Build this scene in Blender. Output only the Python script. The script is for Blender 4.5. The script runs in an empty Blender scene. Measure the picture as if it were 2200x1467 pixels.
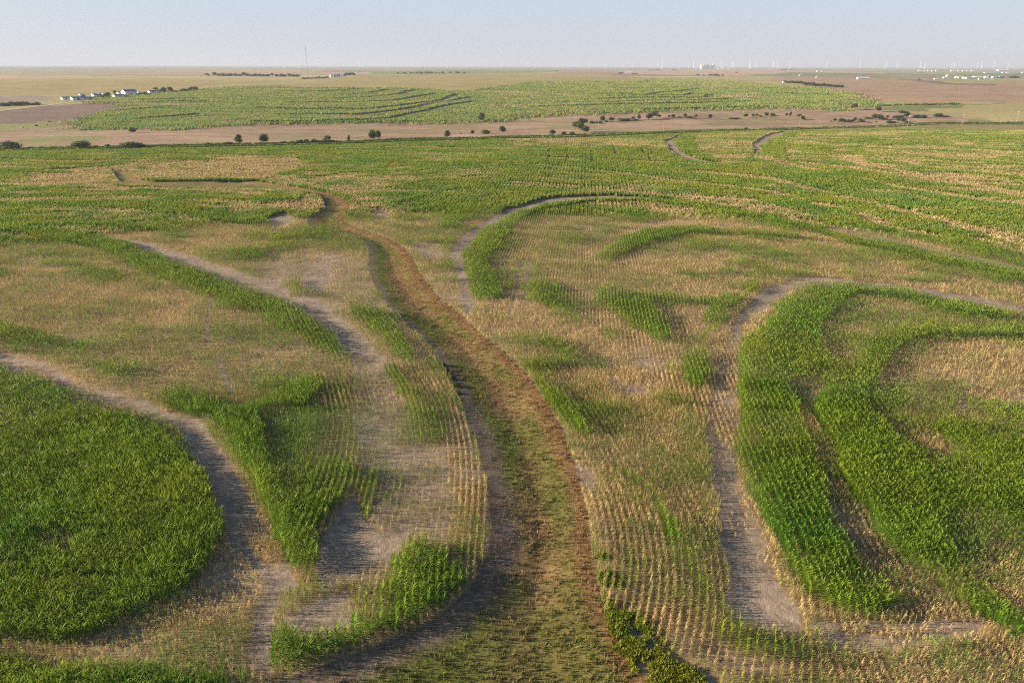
import bpy, bmesh, math, random
import numpy as np
from mathutils import Vector, Matrix

# ------------------------------------------------------------------ scene, camera, sky, sun
SC = bpy.context.scene
COL = SC.collection
CAM_H, PITCH, ROLL, FOC = 55.0, math.radians(21.98), 0.0023, 1467.0
CX, CY = 1100.0, 733.5
SUN_EL, SUN_BEYOND = math.radians(16.5), math.radians(1.0)     # sun low on the left, a little beyond the view's normal
EXPOSURE = 1.64

cp, sp = math.cos(PITCH), math.sin(PITCH)
r0, f0, u0 = np.array([1., 0, 0]), np.array([0, cp, -sp]), np.array([0, sp, cp])
CR = r0 * math.cos(ROLL) + u0 * math.sin(ROLL)
CU = u0 * math.cos(ROLL) - r0 * math.sin(ROLL)
CF = f0
cam_d = bpy.data.cameras.new('camera')
cam = bpy.data.objects.new('camera', cam_d)
COL.objects.link(cam)
cam_d.sensor_width = 36.0
cam_d.lens = 36.0 * FOC / 2200.0
cam_d.clip_start, cam_d.clip_end = 0.5, 90000.0
cam.matrix_world = Matrix(((CR[0], CU[0], -CF[0], 0), (CR[1], CU[1], -CF[1], 0), (CR[2], CU[2], -CF[2], CAM_H), (0, 0, 0, 1)))
SC.camera = cam

world = bpy.data.worlds.new('World')
SC.world = world
world.use_nodes = True
wt = world.node_tree
wt.nodes.clear()
sky = wt.nodes.new('ShaderNodeTexSky')
sky.sky_type = 'NISHITA'
sky.sun_disc = False
sky.sun_elevation = SUN_EL
sun_vec = Vector((-math.cos(SUN_EL) * math.cos(SUN_BEYOND), math.cos(SUN_EL) * math.sin(SUN_BEYOND), math.sin(SUN_EL)))
sky.sun_rotation = math.atan2(sun_vec.x, sun_vec.y)             # measured from +Y towards +X
sky.air_density, sky.dust_density, sky.ozone_density = 1.0, 0.25, 2.0
sky.altitude = 300
bg = wt.nodes.new('ShaderNodeBackground')
bg.inputs['Strength'].default_value = 0.05
# a milky band low in the sky, clearing towards the zenith
geo = wt.nodes.new('ShaderNodeTexCoord')
sep = wt.nodes.new('ShaderNodeSeparateXYZ')
band = wt.nodes.new('ShaderNodeMapRange')
band.interpolation_type = 'SMOOTHSTEP'
band.inputs['From Min'].default_value, band.inputs['From Max'].default_value = .02, .62
band.inputs['To Min'].default_value, band.inputs['To Max'].default_value = .86, 0
milk = wt.nodes.new('ShaderNodeMapRange')
milk.data_type = 'FLOAT_VECTOR'
milk.inputs[7].default_value, milk.inputs[8].default_value = (0, 0, 0), (.20, .20, .20)
milk.inputs[9].default_value, milk.inputs[10].default_value = (3.9, 4.15, 4.9), (3.4, 4.75, 5.6)
tone = wt.nodes.new('ShaderNodeMix')
tone.data_type = 'RGBA'
wo = wt.nodes.new('ShaderNodeOutputWorld')
comb = wt.nodes.new('ShaderNodeCombineXYZ')
wt.links.new(geo.outputs['Generated'], sep.inputs[0])
wt.links.new(sep.outputs['Z'], band.inputs['Value'])
for k in range(3):
    wt.links.new(sep.outputs['Z'], comb.inputs[k])
wt.links.new(comb.outputs[0], milk.inputs[6])
wt.links.new(band.outputs[0], tone.inputs[0])
wt.links.new(sky.outputs[0], tone.inputs[6])
wt.links.new(milk.outputs[1], tone.inputs[7])
wt.links.new(tone.outputs[2], bg.inputs['Color'])
wt.links.new(bg.outputs[0], wo.inputs['Surface'])

sl = bpy.data.lights.new('sun', 'SUN')
sl.energy, sl.angle, sl.color = 5.0, math.radians(0.6), (1.0, 0.80, 0.57)
sun = bpy.data.objects.new('sun', sl)
COL.objects.link(sun)
sun.rotation_euler = sun_vec.to_track_quat('Z', 'Y').to_euler()
SC.view_settings.view_transform = 'Standard'
SC.view_settings.look = 'None'
SC.view_settings.exposure = EXPOSURE
SC.view_settings.gamma = 1
SC.cycles.max_bounces = 6
SC.cycles.diffuse_bounces = 2
SC.cycles.transmission_bounces = 3
SC.cycles.volume_bounces = 1
SC.cycles.use_denoising = False
try:
    SC.cycles.sampling_pattern = 'BLUE_NOISE'
except Exception:
    pass
SC.cycles.pixel_filter_type = 'BLACKMAN_HARRIS'
SC.cycles.filter_width = 1.15

rng = np.random.default_rng(11)
random.seed(5)

# ------------------------------------------------------------------ noise, terrain, picture <-> ground
def hash2(ix, iy, seed):
    h = (ix.astype(np.int64) * 374761393 + iy.astype(np.int64) * 668265263 + seed * 974634777) & 0xFFFFFFFF
    h = ((h ^ (h >> 13)) * 1274126177) & 0xFFFFFFFF
    return ((h ^ (h >> 16)) & 0xFFFFFF) / float(0xFFFFFF)

def vnoise(x, y, seed=0):
    ix, iy = np.floor(x), np.floor(y)
    fx, fy = x - ix, y - iy
    fx, fy = fx * fx * (3 - 2 * fx), fy * fy * (3 - 2 * fy)
    a, b = hash2(ix, iy, seed), hash2(ix + 1, iy, seed)
    c, d = hash2(ix, iy + 1, seed), hash2(ix + 1, iy + 1, seed)
    return (a * (1 - fx) + b * fx) * (1 - fy) + (c * (1 - fx) + d * fx) * fy

def fbm(x, y, seed=0, octv=3):
    s, amp, tot = 0.0, 1.0, 0.0
    for k in range(octv):
        s = s + amp * vnoise(x * 2 ** k + 17.3 * k, y * 2 ** k - 9.1 * k, seed + k)
        tot += amp
        amp *= 0.5
    return s / tot

def sstep(a, b, x):
    t = np.clip((x - a) / (b - a), 0, 1)
    return t * t * (3 - 2 * t)

def base_h(x, y):
    r = np.hypot(x, y)
    h = (vnoise(x / 95 + 3.1, y / 95 + 7.7, 41) - .5) * 2.2 * sstep(60, 160, r)
    h = h + (vnoise(x / 40, y / 40, 42) - .5) * .7
    h = h - 5.0 * np.exp(-((y - 0.12 * x - 740) / 150.0) ** 2)                 # creek valley beyond the road
    h = h + 22.0 * sstep(790, 1560, y + 0.12 * np.abs(x))
    h = h + (vnoise(x / 420 + 1.7, y / 420, 43) - .5) * 5.0 * sstep(850, 1500, r)
    h = h + (vnoise(x / 1500, y / 1500 + 4.2, 44) - .5) * 14.0 * sstep(2200, 5000, r)
    return h

def cast(px, py, lift=0.0):
    """picture points (2200 x 1467) -> where their rays first meet the ground (or a level LIFT metres above it)"""
    px, py = np.atleast_1d(np.asarray(px, float)), np.atleast_1d(np.asarray(py, float))
    d = ((px - CX)[:, None] * CR - (py - CY)[:, None] * CU + FOC * CF[None])
    d /= np.linalg.norm(d[:, :2], axis=1)[:, None]
    lift = np.broadcast_to(np.asarray(lift, float), px.shape)
    far_ = 26000.0
    t = np.clip(np.where(d[:, 2] < -1e-4, 16.0 / np.maximum(-d[:, 2], 1e-4), far_), 20, far_)
    hit = np.full(len(px), far_)
    done = t >= far_
    for _ in range(400):
        tn = t * 1.015
        below = (CAM_H + d[:, 2] * tn < base_h(d[:, 0] * tn, d[:, 1] * tn) + lift) & ~done
        if below.any():
            a, b = t[below].copy(), tn[below].copy()
            dd, lf = d[below], lift[below]
            for _ in range(14):
                m = (a + b) / 2
                lo = CAM_H + dd[:, 2] * m < base_h(dd[:, 0] * m, dd[:, 1] * m) + lf
                b = np.where(lo, m, b)
                a = np.where(lo, a, m)
            hit[below] = (a + b) / 2
            done |= below
        done |= tn > far_
        if done.all():
            break
        t = np.where(done, t, tn)
    return d[:, :2] * hit[:, None]

def project(x, y, z):
    v = np.stack([x, y, z - CAM_H], 1)
    w = v @ CF
    w = np.where(w < .1, .1, w)
    return CX + FOC * (v @ CR) / w, CY - FOC * (v @ CU) / w, w

def P(s):
    a = np.array([float(v) for v in s.replace(',', ' ').split()]).reshape(-1, 2)
    return a

def densify(pts, step):
    out = []
    for a, b in zip(pts[:-1], pts[1:]):
        n = max(1, int(np.linalg.norm(b - a) / step))
        out.append(a + (b - a) * np.linspace(0, 1, n, endpoint=False)[:, None])
    out.append(pts[-1:])
    return np.concatenate(out)

def smooth_line(pts, n=2):
    for _ in range(n):                                                         # Chaikin
        q = np.empty((2 * len(pts), 2))
        q[0], q[-1] = pts[0], pts[-1]
        q[1:-1:2] = .75 * pts[:-1] + .25 * pts[1:]
        q[2:-1:2] = .25 * pts[:-1] + .75 * pts[1:]
        pts = q
    return pts

def in_poly(x, y, poly):
    res = np.zeros(len(x), bool)
    lo, hi = poly.min(0), poly.max(0)
    idx = np.nonzero((x >= lo[0]) & (x <= hi[0]) & (y >= lo[1]) & (y <= hi[1]))[0]
    if not len(idx):
        return res
    xs, ys = x[idx], y[idx]
    c = np.zeros(len(idx), bool)
    x1, y1 = poly[-1]
    for x2, y2 in poly:
        if y1 != y2:
            c ^= ((y1 > ys) != (y2 > ys)) & (xs < (x2 - x1) * (ys - y1) / (y2 - y1) + x1)
        x1, y1 = x2, y2
    res[idx] = c
    return res

def line_dist(x, y, line, cap=1e9):
    d = np.full(len(x), cap ** 2 if cap < 1e8 else 1e18)
    lo, hi = line.min(0) - cap, line.max(0) + cap
    idx = np.nonzero((x >= lo[0]) & (x <= hi[0]) & (y >= lo[1]) & (y <= hi[1]))[0]
    if len(idx):
        xs, ys, dd = x[idx], y[idx], d[idx]
        for (ax, ay), (bx, by) in zip(line[:-1], line[1:]):
            ex, ey = bx - ax, by - ay
            t = np.clip(((xs - ax) * ex + (ys - ay) * ey) / (ex * ex + ey * ey + 1e-9), 0, 1)
            dd = np.minimum(dd, (xs - ax - t * ex) ** 2 + (ys - ay - t * ey) ** 2)
        d[idx] = dd
    return np.sqrt(d)

# ------------------------------------------------------------------ traced layout of the fields
LEFT = P("""550,410 591,411 632,412 665,417 686,425 697,439 697,450 681,461 664,469 658,477 664,488 692,494 730,502 763,513 787,526
793,540 791,562 794,584 806,616 823,646 844,674 872,698 910,733 937,763 951,795 975,828 986,858 1000,896 1019,940 1030,975 1041,1016 1049,1055
1052,1094 1054,1135 1052,1168 1041,1203 1024,1242 997,1274 964,1307 918,1340 872,1362 823,1383 768,1402 714,1419 659,1446 632,1454 560,1475 470,1530""")
RIGHT = P("""550,390 604,398 672,408 713,417 741,428 754,439 753,449 741,461 737,472 746,483 773,491 809,504 844,518 872,534 883,551 893,573
904,594 932,627 959,654 1000,687 1040,722 1090,765 1140,815 1175,865 1205,920 1232,990 1253,1060 1262,1130 1272,1200 1285,1270 1310,1340 1350,1400 1400,1467 1450,1530""")
HEAD_LO = P("238,366 258,396 330,405 450,408")
HEAD_HI = P("275,370 292,385 330,391 450,390")
wl, wr = cast(*LEFT.T), cast(*RIGHT.T)
WL, WR = smooth_line(wl), smooth_line(wr)
hl, hh = cast(*HEAD_LO.T), cast(*HEAD_HI.T)
WPOLY = np.concatenate([hl, WL, WR[::-1], hh[::-1]])

# (vigour 0 bare .. 1 tall, greenness 0 withered .. 1 green, outline)
SH = []
def S(s, g, pts): SH.append((s, g, P(pts), None))
def K(s, g, w, pts): SH.append((s, g, P(pts), w))           # a band of w metres along a line
# broad zones
S(.62, .58, "0,312 1100,296 1300,290 1650,279 2200,264 2200,420 1650,420 1300,430 1000,470 760,440 660,410 300,395 0,410")
S(.55, .38, "1330,300 1700,285 2200,285 2200,400 2100,405 1900,380 1700,345 1520,345 1400,330")
S(.80, .78, "1100,318 1300,316 1430,322 1480,345 1560,352 1650,352 1720,365 1900,395 1930,410 2000,430 2200,440 2200,575 2050,540 1900,500 1750,460 1650,430 1560,412 1400,395 1260,372 1130,352 1050,345")
S(.75, .72, "0,318 400,314 700,307 1000,300 1100,300 1060,312 900,320 700,326 440,333 330,352 250,357 170,364 100,372 0,392")
S(.42, .2, "60,372 130,366 230,360 330,356 450,340 640,335 660,350 620,375 560,388 420,386 290,386 230,402 60,402")
S(.47, .33, "560,388 660,372 800,372 1000,366 1090,380 900,396 800,412 790,430 760,440 745,425 700,412 620,400")
S(.48, .30, "1060,300 1330,298 1430,305 1420,318 1100,316")
S(.52, .40, "975,600 960,540 1000,500 1060,462 1150,440 1300,424 1500,436 1700,480 1900,540 2200,610 2200,660 1900,608 1720,600 1650,625 1580,690 1540,800 1520,920 1560,1080 1560,1240 1700,1340 2200,1400 2200,1470 1420,1470 1300,1300 1262,1130 1205,920 1090,765 960,655 895,575")
S(.48, .38, "760,440 800,435 830,470 960,520 960,560 1000,660 1100,760 1160,830 1100,770 1000,687 930,627 895,575 872,534 800,500 745,480")
S(.46, .48, "500,620 520,560 660,520 790,530 800,600 850,690 950,790 1000,896 1050,1060 1052,1160 960,1305 770,1400 560,1467 470,1467 520,1240 500,1000 520,900")
S(.58, .48, "0,490 120,500 300,560 450,640 505,665 505,870 520,960 440,910 340,850 150,780 0,750")
S(.60, .47, "1640,640 1800,610 2200,670 2200,1467 1700,1467 1600,1300")
# left side
S(.85, .95, "0,436 150,430 300,429 400,436 480,449 560,467 588,481 545,489 470,479 400,469 300,456 180,449 0,451")
K(.8, .9, 5, "-40,414 130,411 260,405 390,404"); K(.8, .9, 4.5, "-40,429 120,426 300,424 440,428 560,436")
S(.78, .85, "-20,466 58,461 175,462 195,470 100,477 -20,480"); S(.8, .9, "232,473 330,481 395,499 330,498 240,489")
S(.72, .75, "341,506 425,524 385,530 320,514"); S(.75, .85, "560,408 610,414 650,424 660,432 600,438 540,438")
S(.8, .9, "577,512 640,494 692,492 722,508 700,520 640,516 600,522"); S(.82, .92, "478,535 520,524 570,538 552,560 505,562 480,548")
S(.4, .15, "660,420 690,428 692,450 655,456 560,452 560,440 640,438")
S(.02, .2, "570,470 612,458 634,466 600,486 575,484")
S(.02, .2, "205,500 300,520 370,540 430,557 500,580 560,602 640,625 700,655 745,690 790,730 815,765 800,800 770,800 757,775 735,735 690,690 632,652 550,614 450,584 395,563 341,544 273,520 205,502")
S(.25, .5, "770,770 820,760 860,800 880,860 960,960 985,1080 960,1150 870,1160 790,1140 780,1000 760,900 750,820")
S(.34, .35, "590,560 700,540 790,560 800,640 850,700 760,690 690,650 600,612 540,590")
S(.12, .3, "660,572 700,560 706,600 690,622 665,612")
S(.98, 1., "-40,480 55,484 123,490 205,503 273,522 341,546 395,567 450,589 505,613 550,628 632,655 690,693 732,735 757,776 742,786 705,770 660,745 620,722 560,692 505,664 450,645 395,625 341,601 286,578 259,555 207,541 136,527 104,514 68,508 -40,503")
S(.45, .15, "250,575 320,600 330,615 280,600"); S(.8, .95, "200,585 250,572 275,600 245,612 205,602"); S(.78, .9, "292,615 330,612 340,625 300,632")
S(.7, .8, "50,618 130,612 90,628 40,640"); S(.72, .85, "205,645 250,640 240,655 205,655"); S(.7, .8, "-20,575 30,570 20,600 -20,605")
S(.88, .95, "-40,685 60,698 160,733 235,733 190,752 185,770 130,765 60,745 -40,735")
S(.88, .95, "180,790 200,775 250,771 300,777 305,800 280,826 230,812")
S(.9, .98, "349,847 376,814 409,835 464,852 505,872 540,862 610,832 640,806 690,800 692,850 662,880 600,880 555,890 570,930 560,960 520,970 490,940 440,902 400,902 354,869")
S(.45, .62, "560,890 660,882 745,870 770,960 740,1000 640,1010 560,990 570,940")
S(.97, 1., "500,880 545,870 560,930 575,965 620,988 680,976 740,985 770,1012 766,1052 720,1098 703,1121 681,1149 675,1181 690,1210 672,1232 640,1232 613,1221 608,1176 585,1135 568,1100 550,1060 530,1020 510,990 495,940")
S(.8, .92, "612,600 648,588 658,640 622,640")
S(.9, .95, "752,668 780,655 822,662 845,690 870,720 890,755 882,792 850,770 815,730 780,700")
K(.7, .88, 3.6, "888,850 905,900 926,945"); K(.7, .9, 2.2, "838,790 852,812 866,846")
S(.75, .95, "776,1030 815,1000 802,1080 788,1140 772,1130"); S(.4, .1, "960,870 1000,900 1050,1080 1045,1130 990,1100 950,980")
S(.02, .2, "-40,746 60,770 140,800 250,845 310,860 345,878 420,905 445,930 475,960 500,1000 530,1050 550,1100 590,1180 620,1225 640,1250 600,1290 590,1350 580,1440 530,1430 545,1350 560,1300 560,1240 500,1200 480,1150 475,1100 450,1040 425,985 395,950 380,920 345,895 270,868 200,850 150,830 90,808 -40,785")
S(.3, .12, "0,775 90,805 150,830 230,852 215,858 130,838 60,812"); S(.3, .2, "120,793 200,820 300,855 290,862 180,835")
S(.34, .3, "-40,1375 136,1382 218,1362 341,1300 404,1268 460,1190 480,1150 530,1220 560,1250 555,1310 540,1390 480,1430 300,1440 -40,1420")
S(.98, 1., "-60,770 0,787 41,806 68,828 109,828 153,853 191,869 240,880 273,885 308,907 341,918 363,945 393,967 425,1000 447,1049 469,1093 477,1110 474,1149 458,1190 436,1231 404,1269 341,1301 273,1326 218,1361 136,1380 -60,1386")
S(.78, .8, "-20,915 40,925 90,930 150,955 185,985 130,975 60,958 -20,950"); S(.72, .72, "60,1150 110,1135 218,1138 200,1165 172,1178 150,1210 90,1200"); S(.5, .65, "60,1262 170,1252 262,1250 275,1262 180,1268 90,1275")
S(.95, 1., "-60,1388 0,1392 60,1418 150,1424 300,1420 400,1434 480,1448 490,1500 -60,1500")
S(.97, 1., "899,1141 930,1160 960,1190 990,1213 1003,1236 988,1262 952,1296 912,1326 862,1351 802,1376 722,1406 652,1436 600,1446 583,1420 590,1380 600,1340 640,1350 700,1350 745,1345 760,1310 810,1290 830,1250 850,1230 840,1200 870,1165")
S(.42, .88, "600,1285 650,1258 690,1255 722,1280 700,1310 610,1332"); S(.03, .3, "690,1170 720,1108 760,1060 776,1100 800,1142 880,1128 862,1180 800,1210 760,1230 700,1250 678,1222")
S(.1, .4, "690,1290 760,1262 770,1310 740,1338 640,1345 610,1338"); S(.3, .45, "780,1230 840,1195 830,1250 790,1285")
S(.4, .2, "500,1130 560,1110 585,1150 605,1200 612,1222 560,1210")
# right side
S(.02, .2, "1100,449 1141,435 1182,427 1236,422 1291,420 1373,423 1455,431 1455,434 1373,427 1291,425 1236,428 1182,434 1141,444 1115,457 1070,478 1040,492 1010,522 996,548 996,585 1012,627 1030,660 1010,668 992,640 975,586 968,559 972,534 1000,505 1035,479 1068,463")
S(.5, .45, "880,500 960,492 1040,480 1000,510 960,540 920,540"); S(.2, .15, "800,448 840,452 830,470 800,468"); S(.15, .15, "880,520 940,525 960,545 900,545")
S(.98, .97, "1100,458 1063,477 1041,491 1008,526 994,551 997,589 1014,627 1033,652 1082,641 1068,605 1049,581 1057,559 1082,526 1093,496 1141,463 1182,450 1264,437 1373,436 1455,445 1536,461 1590,470 1650,481 1732,497 1841,532 1923,546 2032,575 2240,612 2240,585 2086,561 1977,539 1868,517 1759,487 1650,463 1577,447 1509,434 1400,425 1291,424 1182,434")
K(.05, .2, 5, "1600,452 1732,477 1841,502 1950,526 2086,556 2240,590"); K(.4, .1, 7.5, "1155,357 1270,368 1370,380 1480,395 1560,403 1650,415 1713,431")
K(.4, .1, 8, "1754,442 1846,461 1900,490 1999,510"); K(.36, .1, 8, "1650,344 1732,365 1841,385 1923,404 2032,420 2168,442")
K(.36, .1, 11, "1814,335 1854,357 1977,379 2114,404 2240,434"); K(.4, .1, 8, "2100,520 2200,545")
S(.9, .95, "823,438 847,430 904,416 959,400 1027,394 1100,385 1200,386 1291,400 1373,412 1290,410 1200,400 1100,400 1014,409 945,415 904,429 850,443")
S(.7, .7, "960,420 1100,402 1200,402 1280,415 1180,425 1100,446 1000,480 960,470"); S(.86, .92, "850,464 891,445 959,433 953,440 904,454 850,470")
S(.82, .88, "945,486 975,453 1000,447 1010,462 990,490 960,498"); S(.85, .92, "607,386 659,375 741,367 823,364 959,354 1068,364 1066,370 959,363 877,372 741,375 632,387")
K(.8, .88, 3.5, "817,410 904,393 1014,381 1100,378"); S(.75, .8, "640,354 700,339 830,331 950,334 900,346 760,353"); K(.72, .8, 5, "560,318 700,322 800,318 950,326")
S(.82, .85, "1720,340 1900,396 2100,430 2200,440 2200,470 2000,432 1800,385")
S(.96, .97, "1286,545 1290,576 1316,570 1335,552 1378,534 1404,522 1445,515 1484,506 1600,509 1700,516 1780,522 1700,500 1650,494 1536,488 1455,484 1386,490 1354,502 1305,532")
S(.4, .05, "1300,505 1386,482 1455,474 1560,480 1680,494 1600,492 1500,484 1400,488 1320,520"); S(.66, .72, "1330,450 1400,450 1380,470 1340,466"); S(.7, .75, "1540,560 1600,548 1640,560 1650,585 1580,575")
S(.62, .65, "1200,500 1260,510 1250,540 1180,545"); S(.66, .68, "1150,525 1180,520 1175,545 1150,545"); S(.6, .6, "1450,545 1500,530 1520,560 1470,570")
S(.9, .98, "1125,627 1155,594 1190,600 1206,619 1223,643 1264,640 1276,650 1240,660 1209,674 1168,664 1133,648")
S(.95, .98, "1275,640 1294,616 1332,618 1373,632 1427,632 1468,629 1509,637 1564,626 1600,632 1618,602 1636,616 1620,634 1578,655 1547,683 1517,700 1500,686 1525,662 1455,652 1400,652 1427,676 1441,702 1448,735 1420,742 1380,716 1340,702 1310,672 1280,658")
S(.85, .95, "1290,698 1332,700 1332,736 1300,736"); S(.94, .98, "1455,763 1476,749 1509,744 1516,768 1513,809 1503,845 1476,832 1457,798"); S(.8, .92, "1500,745 1510,700 1560,650 1560,690 1530,720")
S(.9, .95, "1155,719 1190,715 1217,734 1238,768 1224,784 1182,768 1165,742"); S(.9, .95, "1152,823 1168,814 1188,825 1220,858 1254,902 1277,938 1253,940 1223,918 1190,885 1171,853")
S(.72, .85, "1300,970 1330,985 1400,1040 1400,1055 1360,1045 1310,1000"); S(.8, .92, "1395,1058 1418,1060 1472,1160 1502,1198 1542,1262 1515,1282 1468,1235 1428,1170")
S(.55, .6, "1450,900 1480,860 1500,940 1490,1010 1460,1000"); S(.35, .05, "1290,770 1340,790 1420,760 1440,830 1400,860 1330,840"); S(.36, .05, "1190,950 1250,990 1290,1090 1330,1200 1310,1240 1270,1130")
S(.2, .05, "1240,985 1280,1010 1270,1040 1250,1030"); S(.02, .2, "1545,1100 1600,1170 1640,1200 1725,1310 1735,1345 1600,1322 1560,1290 1580,1240 1560,1190")
S(.1, .15, "1650,622 1718,598 1800,598 1895,609 2032,631 2240,662 2240,668 2032,640 1895,617 1800,608 1718,614 1660,645 1620,672 1592,700 1590,740 1577,780 1577,840 1587,900 1582,980 1592,1040 1620,1110 1650,1170 1640,1200 1560,1120 1545,1050 1530,1000 1515,950 1522,900 1527,850 1547,800 1552,760 1567,720 1577,690 1602,660")
S(.3, .05, "1545,760 1580,720 1585,860 1580,960 1540,940 1525,880"); S(.32, .08, "1590,1000 1615,1080 1650,1160 1680,1230 1650,1190 1600,1100")
S(1., 1., "1650,690 1677,649 1718,622 1759,608 1841,607 1950,620 2059,643 2141,662 2240,685 2240,695 2059,683 1977,658 1923,645 1855,636 1814,650 1786,677 1762,700 1751,706 1769,733 1788,755 1792,771 1835,771 1868,735 1909,708 1950,694 2050,694 2240,702 2240,740 2150,730 2032,726 1964,741 1923,763 1900,790 1882,815 1897,836 1858,853 1870,874 1910,905 1937,940 1975,990 2018,1149 2086,1220 2127,1258 2182,1302 2240,1340 2240,1400 2140,1350 2100,1326 2059,1302 2004,1263 1964,1231 1923,1190 1895,1157 1876,1116 1819,1067 1800,1020 1790,960 1750,900 1745,864 1704,864 1720,900 1760,1000 1773,1067 1792,1122 1819,1149 1841,1184 1885,1222 1923,1263 1945,1299 1895,1320 1850,1318 1786,1306 1740,1280 1718,1243 1677,1186 1640,1130 1615,1070 1598,1020 1580,960 1590,900 1587,830 1580,760 1600,720")
S(.82, .85, "1936,938 2004,970 2045,984 2000,920 2040,890 2086,894 2127,924 2240,967 2240,1120 2150,1112 2050,1090 2018,1149 1975,1000")
S(.5, .3, "1800,690 1860,650 1940,660 2000,672 1900,690 1850,720 1810,740"); S(.78, .85, "1800,680 1870,665 1890,680 1820,700"); S(.5, .25, "1980,750 2100,735 2240,760 2240,900 2150,880 2060,840 1990,800")
S(.42, .5, "1691,831 1759,815 1780,840 1745,866 1706,866"); S(.02, .3, "2063,865 2085,868 2085,874 2065,874")
S(.5, .6, "1773,1067 1819,1067 1876,1116 1895,1157 1923,1190 1964,1231 2004,1263 2059,1302 2000,1310 1945,1299 1923,1263 1885,1222 1841,1184 1819,1149 1792,1122")
S(.2, .3, "1735,1330 1850,1330 2000,1335 2110,1330 2100,1350 1960,1362 1850,1390 1800,1375"); S(.45, .3, "1800,1350 1900,1345 2000,1350 1950,1365 1850,1362")
S(.55, .42, "1650,1400 2240,1400 2240,1500 1600,1500"); S(.75, .88, "1540,1330 1600,1330 1680,1350 1760,1378 1765,1418 1660,1420 1600,1402 1550,1372")
S(.04, .15, "1300,1300 1345,1310 1400,1350 1440,1400 1540,1440 1560,1500 1420,1500 1340,1380")
S(.35, .1, "1400,1330 1500,1360 1600,1410 1680,1440 1600,1450 1480,1410")
# far arcs this side of the road
S(.92, .95, "1465,292 1500,290 1485,310 1512,327 1555,350 1525,352 1475,335 1447,312"); K(.05, .1, 7, "1462,294 1436,304 1448,322 1475,342 1540,352")
S(.9, .92, "1665,300 1700,282 1725,285 1676,305 1693,345 1665,342 1655,322"); K(.05, .1, 9, "1700,280 1650,296 1628,312 1634,334"); S(.8, .85, "1640,308 1655,305 1660,335 1635,335")
K(.8, .85, 9, "1796,312 1850,298 1950,300 2010,305"); K(.8, .85, 9, "1826,309 1870,303 1965,307"); S(.82, .85, "1812,312 1850,311 1860,328 1880,345 1850,335 1820,322"); K(.8, .85, 13, "1880,314 1990,312 2110,322 2240,330")
S(.8, .85, "2050,295 2120,290 2240,290 2240,304 2060,305"); S(.75, .8, "1690,310 1760,308 1795,315 1780,330 1720,322")
for w, pts in ((7, "1105,395 1300,408 1450,425 1620,452 1800,500"), (6, "1120,338 1280,345 1420,352"), (8, "700,322 900,318 1100,322"), (9, "1500,372 1640,385 1800,425 1960,462 2200,520"), (9, "1720,352 1900,372 2060,392 2200,402"),
               (8, "1990,325 2100,340 2240,348"), (7, "0,398 200,404 420,412 560,420"), (8, "-20,345 150,350 300,348"), (9, "2000,470 2100,500 2240,540"), (7, "1880,345 2000,355 2200,372")):
    K(.42, .14, w, pts)
for w, pts in ((9, "1150,375 1320,388 1480,405 1640,432 1800,475"), (8, "660,345 850,352 1000,350 1100,356"), (9, "1900,352 2040,372 2200,388"), (8, "2010,345 2200,358"), (8, "-20,372 60,370 130,374")):
    K(.86, .9, w, pts)
# tractor wheel tracks
for a, b in (("452,640", "445,750"), ("462,760", "500,850"), ("1125,555", "1095,680"), ("1140,555", "1120,660"), ("655,550", "650,650")):
    K(.04, .3, .7, a + ' ' + b)
for a, b in (("1260,300", "1272,352"), ("1305,300", "1330,352"), ("1345,300", "1400,352"), ("1180,300", "1178,352"), ("1215,300", "1220,352")):
    K(.3, .5, 1.2, a + ' ' + b)

_n = [len(p) for _, _, p, _ in SH]
_all = np.concatenate([p for _, _, p, _ in SH])
_l = []
for s, g, p, w in SH:                                           # the far rim of a tall stand is traced along its tops, and so is the near rim of a bare patch
    if w is not None or s < .02 or .3 <= s < .68:
        _l.append(np.zeros(len(p))); continue
    e = np.roll(p, -1, 0) - np.roll(p, 1, 0)
    area = np.sum(p[:, 0] * np.roll(p[:, 1], -1) - np.roll(p[:, 0], -1) * p[:, 1])
    ny = -e[:, 0] / (np.linalg.norm(e, axis=1) + 1e-6) * np.sign(area)
    up = np.clip(-ny * 1.5, 0, 1) if s >= .68 else np.clip(ny * 1.5, 0, 1)
    _l.append(up * ((.6 + 1.4 * s) * .85 if s >= .68 else 1.2))
_w = cast(_all[:, 0], np.maximum(_all[:, 1], 150), np.concatenate(_l))
SHAPES, _o = [], 0
for (s, g, p, w), n in zip(SH, _n):
    SHAPES.append((s, g, _w[_o:_o + n], w))
    _o += n

ROAD_PX = P("-500,333 0,323 275,318 550,312 825,304 1100,296 1300,290 1480,284 1650,279 1900,272 2200,265 2700,252")
ROAD = smooth_line(cast(*ROAD_PX.T), 2)
def road_y(x): return np.interp(x, ROAD[:, 0], ROAD[:, 1])

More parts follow.
